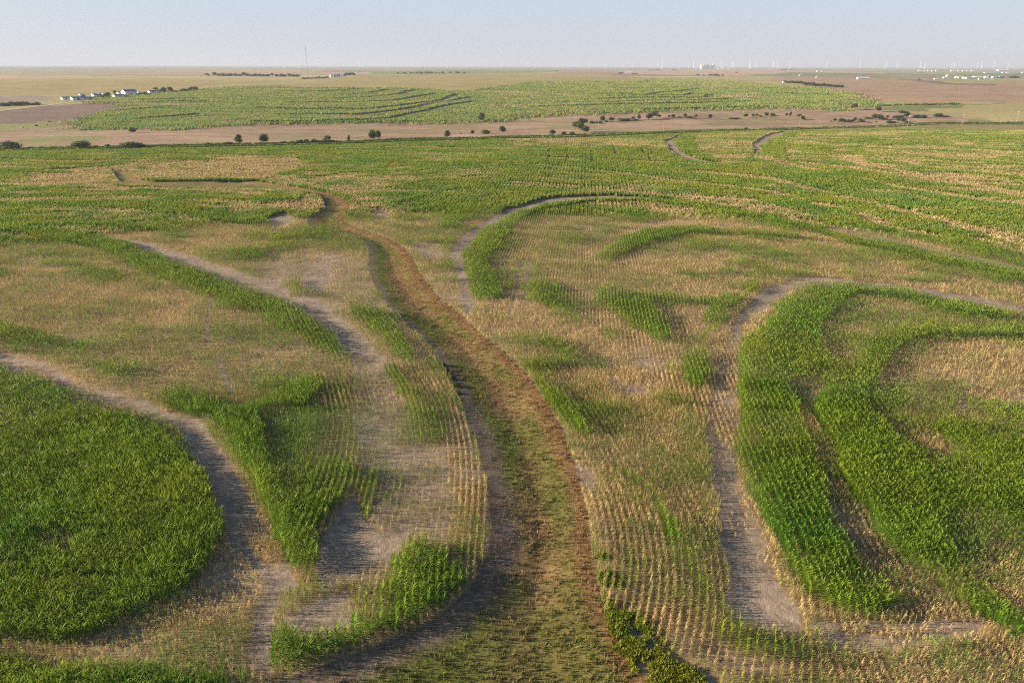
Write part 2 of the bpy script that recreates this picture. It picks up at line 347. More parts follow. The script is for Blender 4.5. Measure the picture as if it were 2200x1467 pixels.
def field(x, y, jitter=0.0):
    """vigour and greenness of the corn at ground points"""
    n = len(x)
    r = np.hypot(x, y)
    amp = np.clip(.006 * r, .6, 4)
    wx = x + (fbm(x / 9, y / 9, 3, 2) - .5) * 2.6 * amp + (vnoise(x / 2.2, y / 2.2, 5) - .5) * .8 * amp
    wy = y + (fbm(x / 9 + 50, y / 9, 4, 2) - .5) * 2.6 * amp + (vnoise(x / 2.2, y / 2.2 + 70, 6) - .5) * .8 * amp
    if jitter:
        wx = wx + rng.normal(0, jitter, n)
        wy = wy + rng.normal(0, jitter, n) * 1.8
    s, g = np.full(n, .58), np.full(n, .42)
    for sv, gv, pts, w in SHAPES:
        if w is None:
            m = in_poly(wx, wy, pts)
        else:
            q = .3 if w < 1.5 else 1.0
            m = line_dist(x + (wx - x) * q * .5, y + (wy - y) * q * .5, pts, w) < w / 2
        s[m], g[m] = sv, gv
    mid = 4 * np.clip(s, .05, .95) * (1 - np.clip(s, .05, .95))
    st = lambda v: np.clip((v - .5) * 2.1, -.75, .75)
    n1, n2, n3 = st(fbm(x / 20, y / 13, 21)), st(fbm(x / 5.5, y / 4.5, 25)), st(fbm(x / 30 + 9, y / 14, 31))
    calm = 1 - .2 * sstep(240, 420, r)
    n1, n2, n3 = n1 * calm, n2 * (1 - .5 * sstep(240, 400, r)), n3 * calm
    s = s + mid * (n1 * .16 + n2 * .20)
    mg = .22 + .78 * 4 * np.clip(g, .02, .98) * (1 - np.clip(g, .02, .98))
    ca, sa = math.cos(.42), math.sin(.42)
    su = np.where(x > 20, x * ca - y * sa, x)
    sv = np.where(x > 20, x * sa + y * ca, y)
    sv = sv + 44 * (fbm(x / 130, y / 130, 38) - .5) * sstep(150, 350, r)
    n4 = st(fbm(su / 55 + 3, sv / 6.5, 37)) * sstep(170, 330, r)                # thin withered streaks along the terraces further out
    s = s - np.clip(n4, 0, 1) * .22
    g = g - np.clip(n4, -.3, 1) * .42
    g = g + mg * (n3 * .40 + n1 * .36 + n2 * .36)
    isl = sstep(.59, .66, fbm(su / 15 + 7, sv / 6.5, 45)) * sstep(.36, .48, s) * (s < .74) * (.25 + .75 * sstep(85, 125, r))   # ragged green islands in the withered ground
    s, g = s + isl * .20, g + isl * (.92 - g) * .8
    thin = sstep(.62, .74, fbm(x / 15 + 31, y / 9, 61)) * (s > .72)             # thin spots inside the tall stands
    s, g = s - thin * .22, g - thin * .25
    return np.clip(s, 0, 1), np.clip(g, 0, 1)

# ------------------------------------------------------------------ materials
def new_mat(name):
    m = bpy.data.materials.new(name)
    m.use_nodes = True
    m.node_tree.nodes.clear()
    o = m.node_tree.nodes.new('ShaderNodeOutputMaterial')
    return m, m.node_tree, o

def node(nt, typ, **kw):
    n = nt.nodes.new(typ)
    for k, v in kw.items():
        if k.startswith('i_'):
            n.inputs[k[2:].replace('_', ' ')].default_value = v
        else:
            setattr(n, k, v)
    return n

def leaf_mat(name, trans=.35, rough=.55, spec=.25):
    m, nt, o = new_mat(name)
    a = node(nt, 'ShaderNodeAttribute', attribute_name='tint')
    b = node(nt, 'ShaderNodeBsdfPrincipled')
    b.inputs['Roughness'].default_value = rough
    b.inputs['Specular IOR Level'].default_value = spec
    t = node(nt, 'ShaderNodeBsdfTranslucent')
    g = node(nt, 'ShaderNodeHueSaturation')
    g.inputs['Value'].default_value = 1.25
    g.inputs['Saturation'].default_value = 1.1
    x = node(nt, 'ShaderNodeMixShader')
    x.inputs[0].default_value = trans
    nt.links.new(a.outputs['Color'], b.inputs['Base Color'])
    nt.links.new(a.outputs['Color'], g.inputs['Color'])
    nt.links.new(g.outputs[0], t.inputs['Color'])
    nt.links.new(b.outputs[0], x.inputs[1])
    nt.links.new(t.outputs[0], x.inputs[2])
    nt.links.new(x.outputs[0], o.inputs['Surface'])
    return m

def plain_mat(name, col, rough=.7, var=.12, scale=3.0, metal=0.0):
    m, nt, o = new_mat(name)
    tc = node(nt, 'ShaderNodeTexCoord')
    n = node(nt, 'ShaderNodeTexNoise')
    n.inputs['Scale'].default_value = scale
    n.inputs['Detail'].default_value = 4
    r = node(nt, 'ShaderNodeMapRange')
    r.inputs['To Min'].default_value, r.inputs['To Max'].default_value = 1 - var, 1 + var
    mx = node(nt, 'ShaderNodeMix', data_type='RGBA', blend_type='MULTIPLY')
    mx.inputs[0].default_value = 1
    mx.inputs[6].default_value = (*col, 1)
    b = node(nt, 'ShaderNodeBsdfPrincipled')
    b.inputs['Roughness'].default_value = rough
    b.inputs['Metallic'].default_value = metal
    nt.links.new(tc.outputs['Object'], n.inputs['Vector'])
    nt.links.new(n.outputs['Fac'], r.inputs['Value'])
    nt.links.new(r.outputs[0], mx.inputs[7])
    nt.links.new(mx.outputs[2], b.inputs['Base Color'])
    nt.links.new(b.outputs[0], o.inputs['Surface'])
    return m

def ground_mat():
    m, nt, o = new_mat('field_soil')
    a = node(nt, 'ShaderNodeAttribute', attribute_name='tint')
    tc = node(nt, 'ShaderNodeTexCoord')
    n1 = node(nt, 'ShaderNodeTexNoise'); n1.inputs['Scale'].default_value = .9; n1.inputs['Detail'].default_value = 6; n1.inputs['Roughness'].default_value = .7
    n2 = node(nt, 'ShaderNodeTexNoise'); n2.inputs['Scale'].default_value = .13; n2.inputs['Detail'].default_value = 5; n2.inputs['Roughness'].default_value = .65
    r1 = node(nt, 'ShaderNodeMapRange'); r1.inputs['From Min'].default_value = .3; r1.inputs['From Max'].default_value = .7; r1.inputs['To Min'].default_value = .62; r1.inputs['To Max'].default_value = 1.38
    r2 = node(nt, 'ShaderNodeMapRange'); r2.inputs['From Min'].default_value = .3; r2.inputs['From Max'].default_value = .7; r2.inputs['To Min'].default_value = .85; r2.inputs['To Max'].default_value = 1.15
    mu = node(nt, 'ShaderNodeMath', operation='MULTIPLY')
    mx = node(nt, 'ShaderNodeMix', data_type='RGBA', blend_type='MULTIPLY')
    mx.inputs[0].default_value = 1
    b = node(nt, 'ShaderNodeBsdfPrincipled')
    b.inputs['Roughness'].default_value = .95
    b.inputs['Specular IOR Level'].default_value = .1
    bp = node(nt, 'ShaderNodeBump')
    bp.inputs['Strength'].default_value = .6
    bp.inputs['Distance'].default_value = .25
    n3 = node(nt, 'ShaderNodeTexNoise'); n3.inputs['Scale'].default_value = 2.2; n3.inputs['Detail'].default_value = 5; n3.inputs['Roughness'].default_value = .75
    L = nt.links.new
    for n in (n1, n2, n3):
        L(tc.outputs['Object'], n.inputs['Vector'])
    L(n1.outputs['Fac'], r1.inputs['Value']); L(n2.outputs['Fac'], r2.inputs['Value'])
    L(r1.outputs[0], mu.inputs[0]); L(r2.outputs[0], mu.inputs[1])
    L(a.outputs['Color'], mx.inputs[6]); L(mu.outputs[0], mx.inputs[7])
    L(mx.outputs[2], b.inputs['Base Color'])
    L(n3.outputs['Fac'], bp.inputs['Height']); L(bp.outputs[0], b.inputs['Normal'])
    L(b.outputs[0], o.inputs['Surface'])
    return m

M_CORN = leaf_mat('corn_leaf', .28, .6, .10)
M_GRASS = leaf_mat('grass_blade', .30, .7, .15)
M_TREE = leaf_mat('tree_leaf', .22, .6, .2)
M_GROUND = ground_mat()
M_BARK = plain_mat('bark', (.10, .075, .055), .9, .3, 2)
M_WHITE = plain_mat('white_paint', (.80, .80, .78), .45, .05, .2)
M_TOWER = plain_mat('turbine_paint', (.82, .82, .80), .4, .03, .05)
M_CONC = plain_mat('pale_concrete', (.74, .68, .60), .8, .10, .15)
M_ROOFB = plain_mat('blue_grey_roof', (.13, .17, .26), .5, .10, .5)
M_ROOFW = plain_mat('white_metal_roof', (.72, .74, .76), .4, .05, .3, .2)
M_ROOFR = plain_mat('brown_roof', (.24, .15, .11), .8, .2, .5)
M_STEEL = plain_mat('galvanised_steel', (.46, .50, .56), .4, .08, .4, .4)
M_BLUE = plain_mat('blue_steel', (.07, .13, .26), .4, .08, .4)
M_DARK = plain_mat('dark_opening', (.05, .05, .055), .8, .1, 1)
M_WOOD = plain_mat('weathered_wood', (.36, .29, .22), .9, .2, 3)
M_MAST = plain_mat('mast_steel', (.22, .20, .20), .6, .1, 1)
M_GRAVEL = plain_mat('gravel_road', (.30, .25, .20), .95, .2, .5)
M_HIDE = plain_mat('cattle_hide', (.03, .025, .02), .8, .2, 2)

# ------------------------------------------------------------------ mesh helpers
def tag(o, label=None, cat=None, group=None, kind=None):
    if label: o['label'] = label
    if cat: o['category'] = cat
    if group: o['group'] = group
    if kind: o['kind'] = kind
    return o

def link(o, parent=None):
    COL.objects.link(o)
    if parent is not None:
        o.parent = parent
    return o

def raw_mesh(name, co, loops, starts, cols=None, domain='FACE', mat=None):
    me = bpy.data.meshes.new(name)
    me.vertices.add(len(co))
    me.vertices.foreach_set('co', np.ascontiguousarray(co, np.float32).ravel())
    me.loops.add(len(loops))
    me.loops.foreach_set('vertex_index', np.ascontiguousarray(loops, np.int32))
    me.polygons.add(len(starts))
    me.polygons.foreach_set('loop_start', np.ascontiguousarray(starts, np.int32))
    me.update(calc_edges=True)
    if cols is not None:
        at = me.attributes.new('tint', 'FLOAT_COLOR', domain)
        c4 = np.ones((len(cols), 4), np.float32)
        c4[:, :3] = np.clip(cols, .003, 1)
        at.data.foreach_set('color', c4.ravel())
    if mat:
        me.materials.append(mat)
    return me

def quad_obj(name, Q, cols, mat, parent=None):
    n = len(Q)
    me = raw_mesh(name, Q.reshape(-1, 3), np.arange(n * 4), np.arange(n) * 4, cols, 'FACE', mat)
    return link(bpy.data.objects.new(name, me), parent)

# ------------------------------------------------------------------ ground colours
Z = []
def ZP(col, corn, pts):
    Z.append((np.array(col), corn, P(pts)))
PINK, STRAW, YELL, GRN, BRN = (.285, .20, .135), (.32, .24, .12), (.27, .225, .09), (.16, .20, .06), (.165, .115, .092)
ZP(YELL, 0, "-200,170 440,172 640,180 580,189 440,196 300,205 120,205 -200,206")
ZP((.27, .25, .11), 0, "-200,205 130,205 220,212 130,232 -200,245")
ZP((.24, .20, .15), 0, "-200,212 60,205 130,212 60,222 -200,235")
ZP(BRN, 0, "-200,246 0,240 100,228 207,221 250,224 300,230 240,243 200,252 125,262 0,268 -200,275")
ZP((.20, .20, .075), 0, "-200,272 0,267 130,263 110,272 0,282 -200,290")
ZP((.18, .19, .07), 0, "60,300 120,294 200,292 245,296 215,303 120,306 60,312 0,316 -60,315")
ZP(YELL, 0, "580,188 640,180 715,168 780,162 1000,159 1100,157 1250,159 1350,165 1402,167 1405,172 1390,178 1300,177 1180,177 1100,186 1000,199 880,193 700,191")
ZP(GRN, 1, "175,262 230,245 300,231 260,224 207,220 215,212 300,204 400,196 480,190 580,188 700,191 880,193 1000,199 1100,186 1180,177 1300,177 1390,178 1405,172 1480,167 1560,168 1640,172 1750,190 1840,205 1882,226 1800,236 1700,231 1500,235 1300,243 1130,250 1040,262 960,262 800,263 680,265 550,267 450,272 400,278 300,275 190,277")
ZP((.30, .26, .12), 0, "1480,168 1560,160 1650,162 1660,172 1750,188 1700,190 1600,180")
ZP(PINK, 0, "1640,172 1680,165 1850,168 2060,184 2400,166 2400,222 2200,221 1960,222 1900,210 1840,204 1750,190")
ZP(BRN, 0, "1900,170 1975,172 2060,180 2162,182 2062,184 2000,180")
ZP((.31, .27, .12), 0, "1860,216 1960,222 2200,221 2400,222 2400,262 2200,264 2060,262 2140,256 2040,248 1950,243 1900,232")
ZP((.15, .17, .06), 0, "1890,230 2060,225 2200,222 2060,230 1960,240 1900,238"); ZP((.16, .18, .06), 0, "2070,256 2120,258 2142,262 2080,263")
ZP((.28, .16, .12), 0, "1195,158 1200,155 1330,155 1330,160"); ZP(GRN, 0, "800,155 1195,150 1200,155 1000,158 790,160")
ZP((.37, .25, .18), 0, "1330,152 1500,151 1650,150 1900,156 1900,162 1650,160 1480,162 1340,160")
ZP((.14, .18, .07), 0, "1600,164 1800,163 1950,162 2200,165 2400,165 2400,158 2000,160 1700,156")
_all = np.concatenate([p for _, _, p in Z]); _w = cast(_all[:, 0], np.maximum(_all[:, 1], 149)); _o = 0
ZONES = []
for c, k, p in Z:
    ZONES.append((c, k, _w[_o:_o + len(p)])); _o += len(p)
TERR = [cast(*P(t).T) for t in ("600,197 700,198 760,193 780,190", "690,199 740,199 765,195 780,191", "735,205 800,201 832,195", "690,214 775,212 862,205 880,197 900,196",
    "620,222 775,222 850,217 900,210 930,204", "562,234 675,236 800,236 875,227 937,220 980,206", "600,249 775,250 837,242 900,230 975,217 1010,211", "550,265 675,264 775,260 850,256 912,240 1015,220",
    "1150,177 1325,175 1375,179", "1320,192 1450,190", "1287,204 1395,205 1425,200 1500,194", "1295,209 1475,207 1485,203", "1287,215 1350,212 1522,211 1530,206", "1200,222 1325,222 1570,214",
    "1150,232 1325,227 1390,225 1610,220", "1400,237 1525,234 1650,232", "330,222 440,220", "260,218 420,214", "250,240 380,232", "300,258 420,248", "1560,178 1700,184", "1600,190 1760,196", "1580,200 1780,206")]
EDGES = [cast(*P(t).T) for t in ("480,190 700,191 880,193 1000,199 1100,186 1180,177 1300,177 1390,178 1407,170", "1400,237 1525,234 1650,232", "960,262 800,263 680,265 550,267", "1886,228 2000,226 2060,224")]

def far_zone(x, y):
    n = len(x)
    r = np.hypot(x, y)
    a = .12
    u, v = x * math.cos(a) + y * math.sin(a), y * math.cos(a) - x * math.sin(a)
    iu, iv = np.floor(u / 800 + .3 * np.floor(v / 430)), np.floor(v / 430)
    k = hash2(iu, iv, 77)
    pal = np.array([(.36, .25, .18), (.30, .27, .12), (.16, .19, .075), (.22, .16, .12), (.37, .29, .16), (.26, .25, .11), (.20, .21, .09), (.34, .22, .16)])
    col = pal[np.minimum((k * 8).astype(int), 7)]
    fa = (sstep(2600, 6000, r) * .6)[:, None]  # field colours fade to grey-green with distance, haze put into the colour
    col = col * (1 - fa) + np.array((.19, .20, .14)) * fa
    valley = (y < 1150 + .1 * x) | (r < 1050)
    cv = np.array(PINK) + (fbm(x / 40, y / 18, 51) - .5)[:, None] * np.array((.14, .15, .07))
    col = np.where(valley[:, None], cv, col)
    gg = sstep(.50, .64, fbm(x / 60 + 4, y / 24, 52, 4))[:, None] * (valley & (x < 350))[:, None]
    col = col * (1 - gg * .55) + np.array((.16, .17, .06)) * gg * .55
    corn = np.zeros(n, bool)
    amp = .004 * r
    wx = x + (vnoise(x / 30, y / 30, 53) - .5) * 2 * amp
    wy = y + (vnoise(x / 30, y / 30 + 9, 54) - .5) * 6 * amp
    for c, isc, pts in ZONES:
        m = in_poly(wx, wy, pts)
        col[m] = c
        corn[m] = bool(isc)
    nz = fbm(x / 55, y / 22, 55, 4) - .5
    col = col * (1 + nz * .35)[:, None]
    return col, corn

def far_corn(x, y):
    g = .66 + (fbm(x / 90, y / 26, 57, 4) - .5) * 1.3 - .14 * sstep(250, 800, x)
    s = .85 + (fbm(x / 50 + 5, y / 16, 58, 4) - .5) * 1.1
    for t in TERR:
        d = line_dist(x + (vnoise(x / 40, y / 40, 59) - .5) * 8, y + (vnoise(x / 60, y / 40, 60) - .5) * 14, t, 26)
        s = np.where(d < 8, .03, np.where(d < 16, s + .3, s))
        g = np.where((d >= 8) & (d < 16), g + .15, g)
    return np.clip(s, 0, 1), np.clip(g, 0, 1)

def chan(x, y):
    """position in the grassed waterway: inside flag, distance to its left and right edge"""
    ins = in_poly(x, y, WPOLY)
    dl, dr = np.full(len(x), 60.0), np.full(len(x), 60.0)
    if ins.any():
        xi, yi = x[ins], y[ins]
        dl[ins] = np.minimum(line_dist(xi, yi, WL, 60), line_dist(xi, yi, hl, 60))
        dr[ins] = np.minimum(line_dist(xi, yi, WR, 60), line_dist(xi, yi, hh, 60))
    return ins, dl, dr

def dip(ins, dl, dr):
    d = np.minimum(np.minimum(dl, dr), 30)
    return np.where(ins, -.6 * sstep(0.2, 9, d), 0)

def chan_col(x, y, dl, dr):
    t = dl / (dl + dr + 1e-6)
    n1, n2, n3 = fbm(x / 5, y / 7, 71), fbm(x / 1.6, y / 2.0, 72), fbm(x / 11 + 5, y / 16, 73)
    olive, green, tan, rust = np.array((.118, .125, .028)), np.array((.062, .090, .018)), np.array((.215, .150, .062)), np.array((.205, .122, .055))
    soil = np.array((.135, .108, .09))
    near = sstep(150, 70, np.hypot(x, y))
    w = np.clip(1.35 - 2.0 * t + (n3 - .5) * 2.4 + (n1 - .5) * 1.6, 0, 1)[:, None]
    c = tan * (1 - w) + (olive * .55 + green * .45) * w
    w2 = np.clip((n2 - .42) * 3.0, 0, 1)[:, None]
    c = c * (1 - .65 * w2) + olive * .65 * w2
    # brown trail of dead grass down the middle, rust strip along the right edge
    mid = np.exp(-((t - .52 - (n3 - .5) * .15) / .13) ** 2)[:, None] * (.62 + .1 * near[:, None])
    c = c * (1 - mid) + np.array((.165, .105, .058)) * mid
    e = (sstep(3.4, 1.0, dr + (n1 - .5) * 2.4))[:, None] * .92
    ol = (sstep(.25, .55, n3 + .25 * sstep(110, 60, np.hypot(x, y)) - .12) * .65)[:, None]
    c = c * (1 - ol) + (olive * .75 + green * .35) * ol
    c = c * (1 - e) + rust * e
    b = sstep(2.6 + 2.2 * near, .9 + 1.2 * near, dl + (n1 - .5) * 2.0)[:, None] * .9
    c = c * (1 - b) + (soil * (1 - .4 * w2) + np.array((.15, .09, .05)) * .4 * w2) * b
    return c

def ground_col(x, y):
    n = len(x)
    col = np.zeros((n, 3))
    isfar = y > road_y(x)
    ins = np.zeros(n, bool)
    dz = np.zeros(n)
    i = np.nonzero(isfar)[0]
    if len(i):
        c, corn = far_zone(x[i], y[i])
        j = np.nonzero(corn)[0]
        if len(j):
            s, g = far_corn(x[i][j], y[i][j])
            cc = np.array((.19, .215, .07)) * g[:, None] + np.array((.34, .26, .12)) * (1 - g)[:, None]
            so = np.array((.145, .115, .085))  # soil of the terrace gaps, darkened to imitate shadow lines of the corn
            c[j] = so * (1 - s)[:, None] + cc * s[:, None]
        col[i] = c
    i = np.nonzero(~isfar)[0]
    if len(i):
        xx, yy = x[i], y[i]
        s, g = field(xx, yy)
        r = np.hypot(xx, yy)
        n1 = fbm(xx / 3, yy / 3, 81) - .5
        soil = np.array((.245, .196, .150)) * (1 + n1 * .5)[:, None]
        lit = np.array((.22, .155, .075))
        k = sstep(.12, .5, s) * .72
        c = soil * (1 - k)[:, None] + lit * k[:, None]
        gc = np.array((.12, .16, .035)) * g[:, None] + np.array((.34, .25, .12)) * (1 - g)[:, None]
        k2 = (sstep(180, 420, r) * .75 * sstep(.12, .5, s))[:, None]
        c = c * (1 - k2) + gc * k2
        a, dl, dr = chan(xx, yy)
        if a.any():
            c[a] = chan_col(xx[a], yy[a], dl[a], dr[a])
        dz[i] = dip(a, dl, dr)
        ins[i] = a
        col[i] = c
    return col, ins, dz

def ground_z(x, y):
    a, dl, dr = chan(x, y)
    return base_h(x, y) + dip(a, dl, dr)

# ------------------------------------------------------------------ ground sheet, split into field, waterway
ang = np.concatenate([np.arange(-180, -49, 3.0), np.arange(-48, 48.01, .115), np.arange(51, 180, 3.0)])
rad = [12.0]
while rad[-1] < 27500:
    rad.append(rad[-1] * (1.0062 if rad[-1] < 900 else 1.0085))
rad = np.array(rad)
A, R = np.meshgrid(np.radians(ang), rad)
gx, gy = (np.sin(A) * R).ravel(), (np.cos(A) * R).ravel()
gc, gi, gd = ground_col(gx, gy)
gz = base_h(gx, gy) + gd
nA, nR = len(ang), len(rad)
co = np.stack([gx, gy, gz], 1)
i0 = (np.arange(nR - 1)[:, None] * nA + np.arange(nA)[None]).ravel()
j0 = (np.arange(nR - 1)[:, None] * nA + (np.arange(nA)[None] + 1) % nA).ravel()
faces = np.stack([i0, i0 + nA, j0 + nA, j0], 1)
wf = gi[faces].sum(1) >= 3
def sheet(name, fs, cap=False):
    used, inv = np.unique(fs.ravel(), return_inverse=True)
    lo, st = inv, np.arange(len(fs)) * 4
    if cap:
        ring = np.searchsorted(used, np.arange(nA))[::-1]
        lo = np.concatenate([lo, ring])
        st = np.append(st, len(fs) * 4)
    me = raw_mesh(name, co[used], lo, st, gc[used], 'POINT', M_GROUND)
    me.polygons.foreach_set('use_smooth', np.ones(len(st), bool))
    return link(bpy.data.objects.new(name, me))
gr = sheet('ground', faces[~wf], True)
tag(gr, 'cropland of bare soil, stubble and far patchwork fields', None, None, 'structure')
ww = sheet('grass_path', faces[wf])
tag(ww, 'winding unplanted channel of tan and olive grass between the corn', None, None, 'structure')

# ------------------------------------------------------------------ corn
def leaf(az, z0, L, rise, drop, w, segs, q, ranks, rk, bend=0.0):
    ts = np.linspace(0, 1, segs + 1)
    ws = np.interp(ts, [0, .35, 1], [w * .6, w, w * .15])
    pts = []
    for t, wv in zip(ts, ws):
        a = az + bend * t
        c = np.array([math.cos(a) * L * t, math.sin(a) * L * t, z0 + L * (rise * t - drop * t * t)])
        s = np.array([-math.sin(a), math.cos(a), 0]) * wv / 2
        pts.append((c - s, c + s))
    for (a, b), (c, d) in zip(pts[:-1], pts[1:]):
        q.append([a, b, d, c])
        ranks.append(rk)

def corn_template(lod, dry, rs):
    q, rk = [], []
    plane = rs.uniform(0, 6.28)
    nl = {0: 9, 1: 5}[lod]
    if dry: nl -= 2 if lod == 0 else 1
    segs = 3 if lod == 0 else 2
    for k in range(nl):
        f = (k + .5) / nl
        az = plane + (k % 2) * math.pi + rs.normal(0, .35)
        if dry:
            leaf(az, .18 + .68 * f, rs.uniform(.26, .40), rs.uniform(.2, 1.1), rs.uniform(1.0, 2.2), rs.uniform(.062, .090) * (1 if lod == 0 else 1.5), segs, q, rk, f, rs.normal(0, .5))
        else:
            leaf(az, .14 + .70 * f, rs.uniform(.30, .42), .75 + .7 * f, rs.uniform(.8, 1.3) - .35 * f, rs.uniform(.058, .075) * (1 if lod == 0 else 1.55), segs, q, rk, f, rs.normal(0, .3))
    if lod == 0:
        for a in (plane, plane + 1.57):
            s = np.array([math.cos(a), math.sin(a), 0]) * .012
            q.append([-s, s, s * .6 + [0, 0, .95], -s * .6 + [0, 0, .95]])
            rk.append(.45 if not dry else .2)
    if not dry:
        s = np.array([math.cos(plane), math.sin(plane), 0]) * (.022 if lod == 0 else .03)
        q.append([-s + [0, 0, .88], s + [0, 0, .88], s * 1.5 + [0, 0, 1.07], -s * 1.5 + [0, 0, 1.07]])
        rk.append(-1)
    return np.array(q), np.array(rk)

def clump_template(n, w, rs):
    q = []
    for k in range(n):
        c = np.array([rs.uniform(-.55, .55), rs.uniform(-.55, .55), rs.uniform(.0, .25)])
        az, tilt = rs.uniform(0, 6.28), rs.uniform(.15, 1.0)
        s = np.array([-math.sin(az), math.cos(az), 0]) * w * rs.uniform(.6, 1.2)
        up = np.array([math.cos(az) * math.sin(tilt), math.sin(az) * math.sin(tilt), math.cos(tilt)]) * rs.uniform(.55, 1.0)
        q.append([c - s, c + s, c + s * .5 + up, c - s * .5 + up])
    return np.array(q), rs.uniform(.2, 1, n)

rs = np.random.RandomState(3)
T_GREEN = {l: [corn_template(l, False, rs) for _ in range(14)] for l in (0, 1)}
T_DRY = {l: [corn_template(l, True, rs) for _ in range(14)] for l in (0, 1)}
T_CLUMP = [clump_template(9, .20, rs) for _ in range(12)]
T_FAR = [clump_template(7, .34, rs) for _ in range(12)]

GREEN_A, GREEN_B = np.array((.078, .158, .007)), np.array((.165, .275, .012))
TAN_A, TAN_B = np.array((.56, .43, .20)), np.array((.40, .28, .125))
SAGE = np.array((.20, .235, .075))

def scatter(templates, x, y, z, h, wid, g, out_q, out_c, yaw=None, rnd=.45, tanmul=1.0, gmul=(1, 1, 1)):
    n = len(x)
    var = rng.integers(0, len(templates), n)
    yaw = rng.uniform(0, 2 * math.pi, n) if yaw is None else yaw
    ca, sa = np.cos(yaw), np.sin(yaw)
    tone = rng.normal(1, .12, n) * (.76 + .48 * fbm(x / 6, y / 6, 66))
    yel = (fbm(x / 16, y / 10, 67) - .5) * 1.1
    mixr = rng.random(n)
    for v, (tq, tr) in enumerate(templates):
        i = np.nonzero(var == v)[0]
        if not len(i):
            continue
        tx, ty, tz = tq[..., 0].ravel(), tq[..., 1].ravel(), tq[..., 2].ravel()
        k = len(tr)
        X = (tx[None] * ca[i, None] - ty[None] * sa[i, None]) * wid[i, None] + x[i, None]
        Y = (tx[None] * sa[i, None] + ty[None] * ca[i, None]) * wid[i, None] + y[i, None]
        ZZ = tz[None] * h[i, None] + z[i, None]
        out_q.append(np.stack([X, Y, ZZ], 2).reshape(len(i) * k, 4, 3).astype(np.float32))
        rk = np.repeat(tr[None], len(i), 0)
        gg = g[i, None]
        rr = rng.random(rk.shape)
        pg = sstep(.20, .62, gg * 1.05 + (rk - .6) * .28 + (rr - .5) * rnd)[..., None]
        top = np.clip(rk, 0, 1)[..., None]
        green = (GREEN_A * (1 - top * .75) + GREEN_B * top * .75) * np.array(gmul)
        sg = (np.clip(1 - np.abs(gg - .45) / .35, 0, 1) * .55)[..., None]
        green = green * (1 - sg) + SAGE * sg
        green = green * np.stack([1 + yel[i], 1 + .25 * yel[i], 1 + 0 * yel[i]], 1)[:, None]
        tan = np.array(tanmul) * TAN_A + (TAN_B - TAN_A) * mixr[i, None, None]
        c = tan * (1 - pg) + green * pg
        c = np.where((rk < 0)[..., None], np.array((.150, .190, .035)), c)
        c = c * (tone[i, None] * (1 + (rr - .5) * .35))[..., None]
        out_c.append(c.reshape(-1, 3).astype(np.float32))

def in_view(x, y, z, m=250):
    px, py, w = project(x, y, z)
    return (px > -m) & (px < 2200 + m) & (py < 1467 + m) & (w > 5)

# candidate plants: rows follow the two edges of the waterway, then run straight beyond
def offset_rows(line, side, dmax, step):
    line = densify(line, .6)
    sl_ = np.concatenate([[0], np.cumsum(np.linalg.norm(np.diff(line, axis=0), axis=1))])
    qq = np.arange(0, sl_[-1], .6)
    line = np.stack([np.interp(qq, sl_, line[:, 0]), np.interp(qq, sl_, line[:, 1])], 1)
    raw = line.copy()
    kk = np.exp(-.5 * (np.arange(-24, 25) * .6 / 5.0) ** 2); kk /= kk.sum()
    pad = np.concatenate([2 * raw[:1] - raw[24:0:-1], raw, 2 * raw[-1:] - raw[-2:-26:-1]])
    line = np.stack([np.convolve(pad[:, 0], kk, 'valid'), np.convolve(pad[:, 1], kk, 'valid')], 1)
    tang = np.gradient(line, axis=0)
    tang /= np.linalg.norm(tang, axis=1)[:, None] + 1e-9
    nrm = np.stack([-tang[:, 1], tang[:, 0]], 1) * side
    out = []
    for k in range(int(dmax / ROWS)):
        off = .5 + ROWS * k
        row = line + nrm * off
        seg = np.linalg.norm(np.diff(row, axis=0), axis=1)
        s = np.concatenate([[0], np.cumsum(seg)])
        q = np.arange(0, s[-1], step) + rng.uniform(0, step)
        px = np.interp(q, s, row[:, 0])
        py = np.interp(q, s, row[:, 1])
        out.append(np.stack([px, py, np.full(len(q), off)], 1))
    return np.concatenate(out), line

HEADLAND, ROWS = 38.5, .86
cand = []
for line, side in ((WL, 1), (WR, -1)):
    c, sm = offset_rows(line, side, HEADLAND, .27)
    d = line_dist(c[:, 0], c[:, 1], sm[::3], 60)
    cand.append(c[d > c[:, 2] - .35][:, :2])
cover = np.zeros((800, 800), bool)
hc = np.concatenate(cand)
hi_, hj_ = ((hc[:, 0] + 400) ).astype(int), ((hc[:, 1] + 100)).astype(int)
okc = (hi_ > 0) & (hi_ < 799) & (hj_ > 0) & (hj_ < 799)
cover[hi_[okc], hj_[okc]] = True
th = math.radians(5.8)
for ang_d, sgn in ((5.8, 1), (68.0, -1)):                                      # straight rows: along the view on the right, across it on the left
    a = math.radians(ang_d)
    u = np.arange(-330, 330, ROWS)
    v = np.arange(-330, 330, .27)
    U, V = np.meshgrid(u, v)
    x, y = (U * math.cos(a) + V * math.sin(a)).ravel(), (-U * math.sin(a) + V * math.cos(a)).ravel()
    k = (np.hypot(x, y) < 320) & (y > 35)
    x, y = x[k], y[k]
    y = y + rng.uniform(-.05, .05, len(y))
    k = in_view(x, y, base_h(x, y))
    x, y = x[k], y[k]
    xm = np.interp(y, *(lambda m: (m[np.argsort(m[:, 1])][:, 1], m[np.argsort(m[:, 1])][:, 0]))((densify(WL, 2)[:, :2])))
    k = (x > xm) if sgn > 0 else (x <= xm)
    x, y = x[k], y[k]
    k = ~cover[np.clip((x + 400).astype(int), 0, 799), np.clip((y + 100).astype(int), 0, 799)]
    cand.append(np.stack([x[k], y[k]], 1))
cand = np.concatenate(cand)
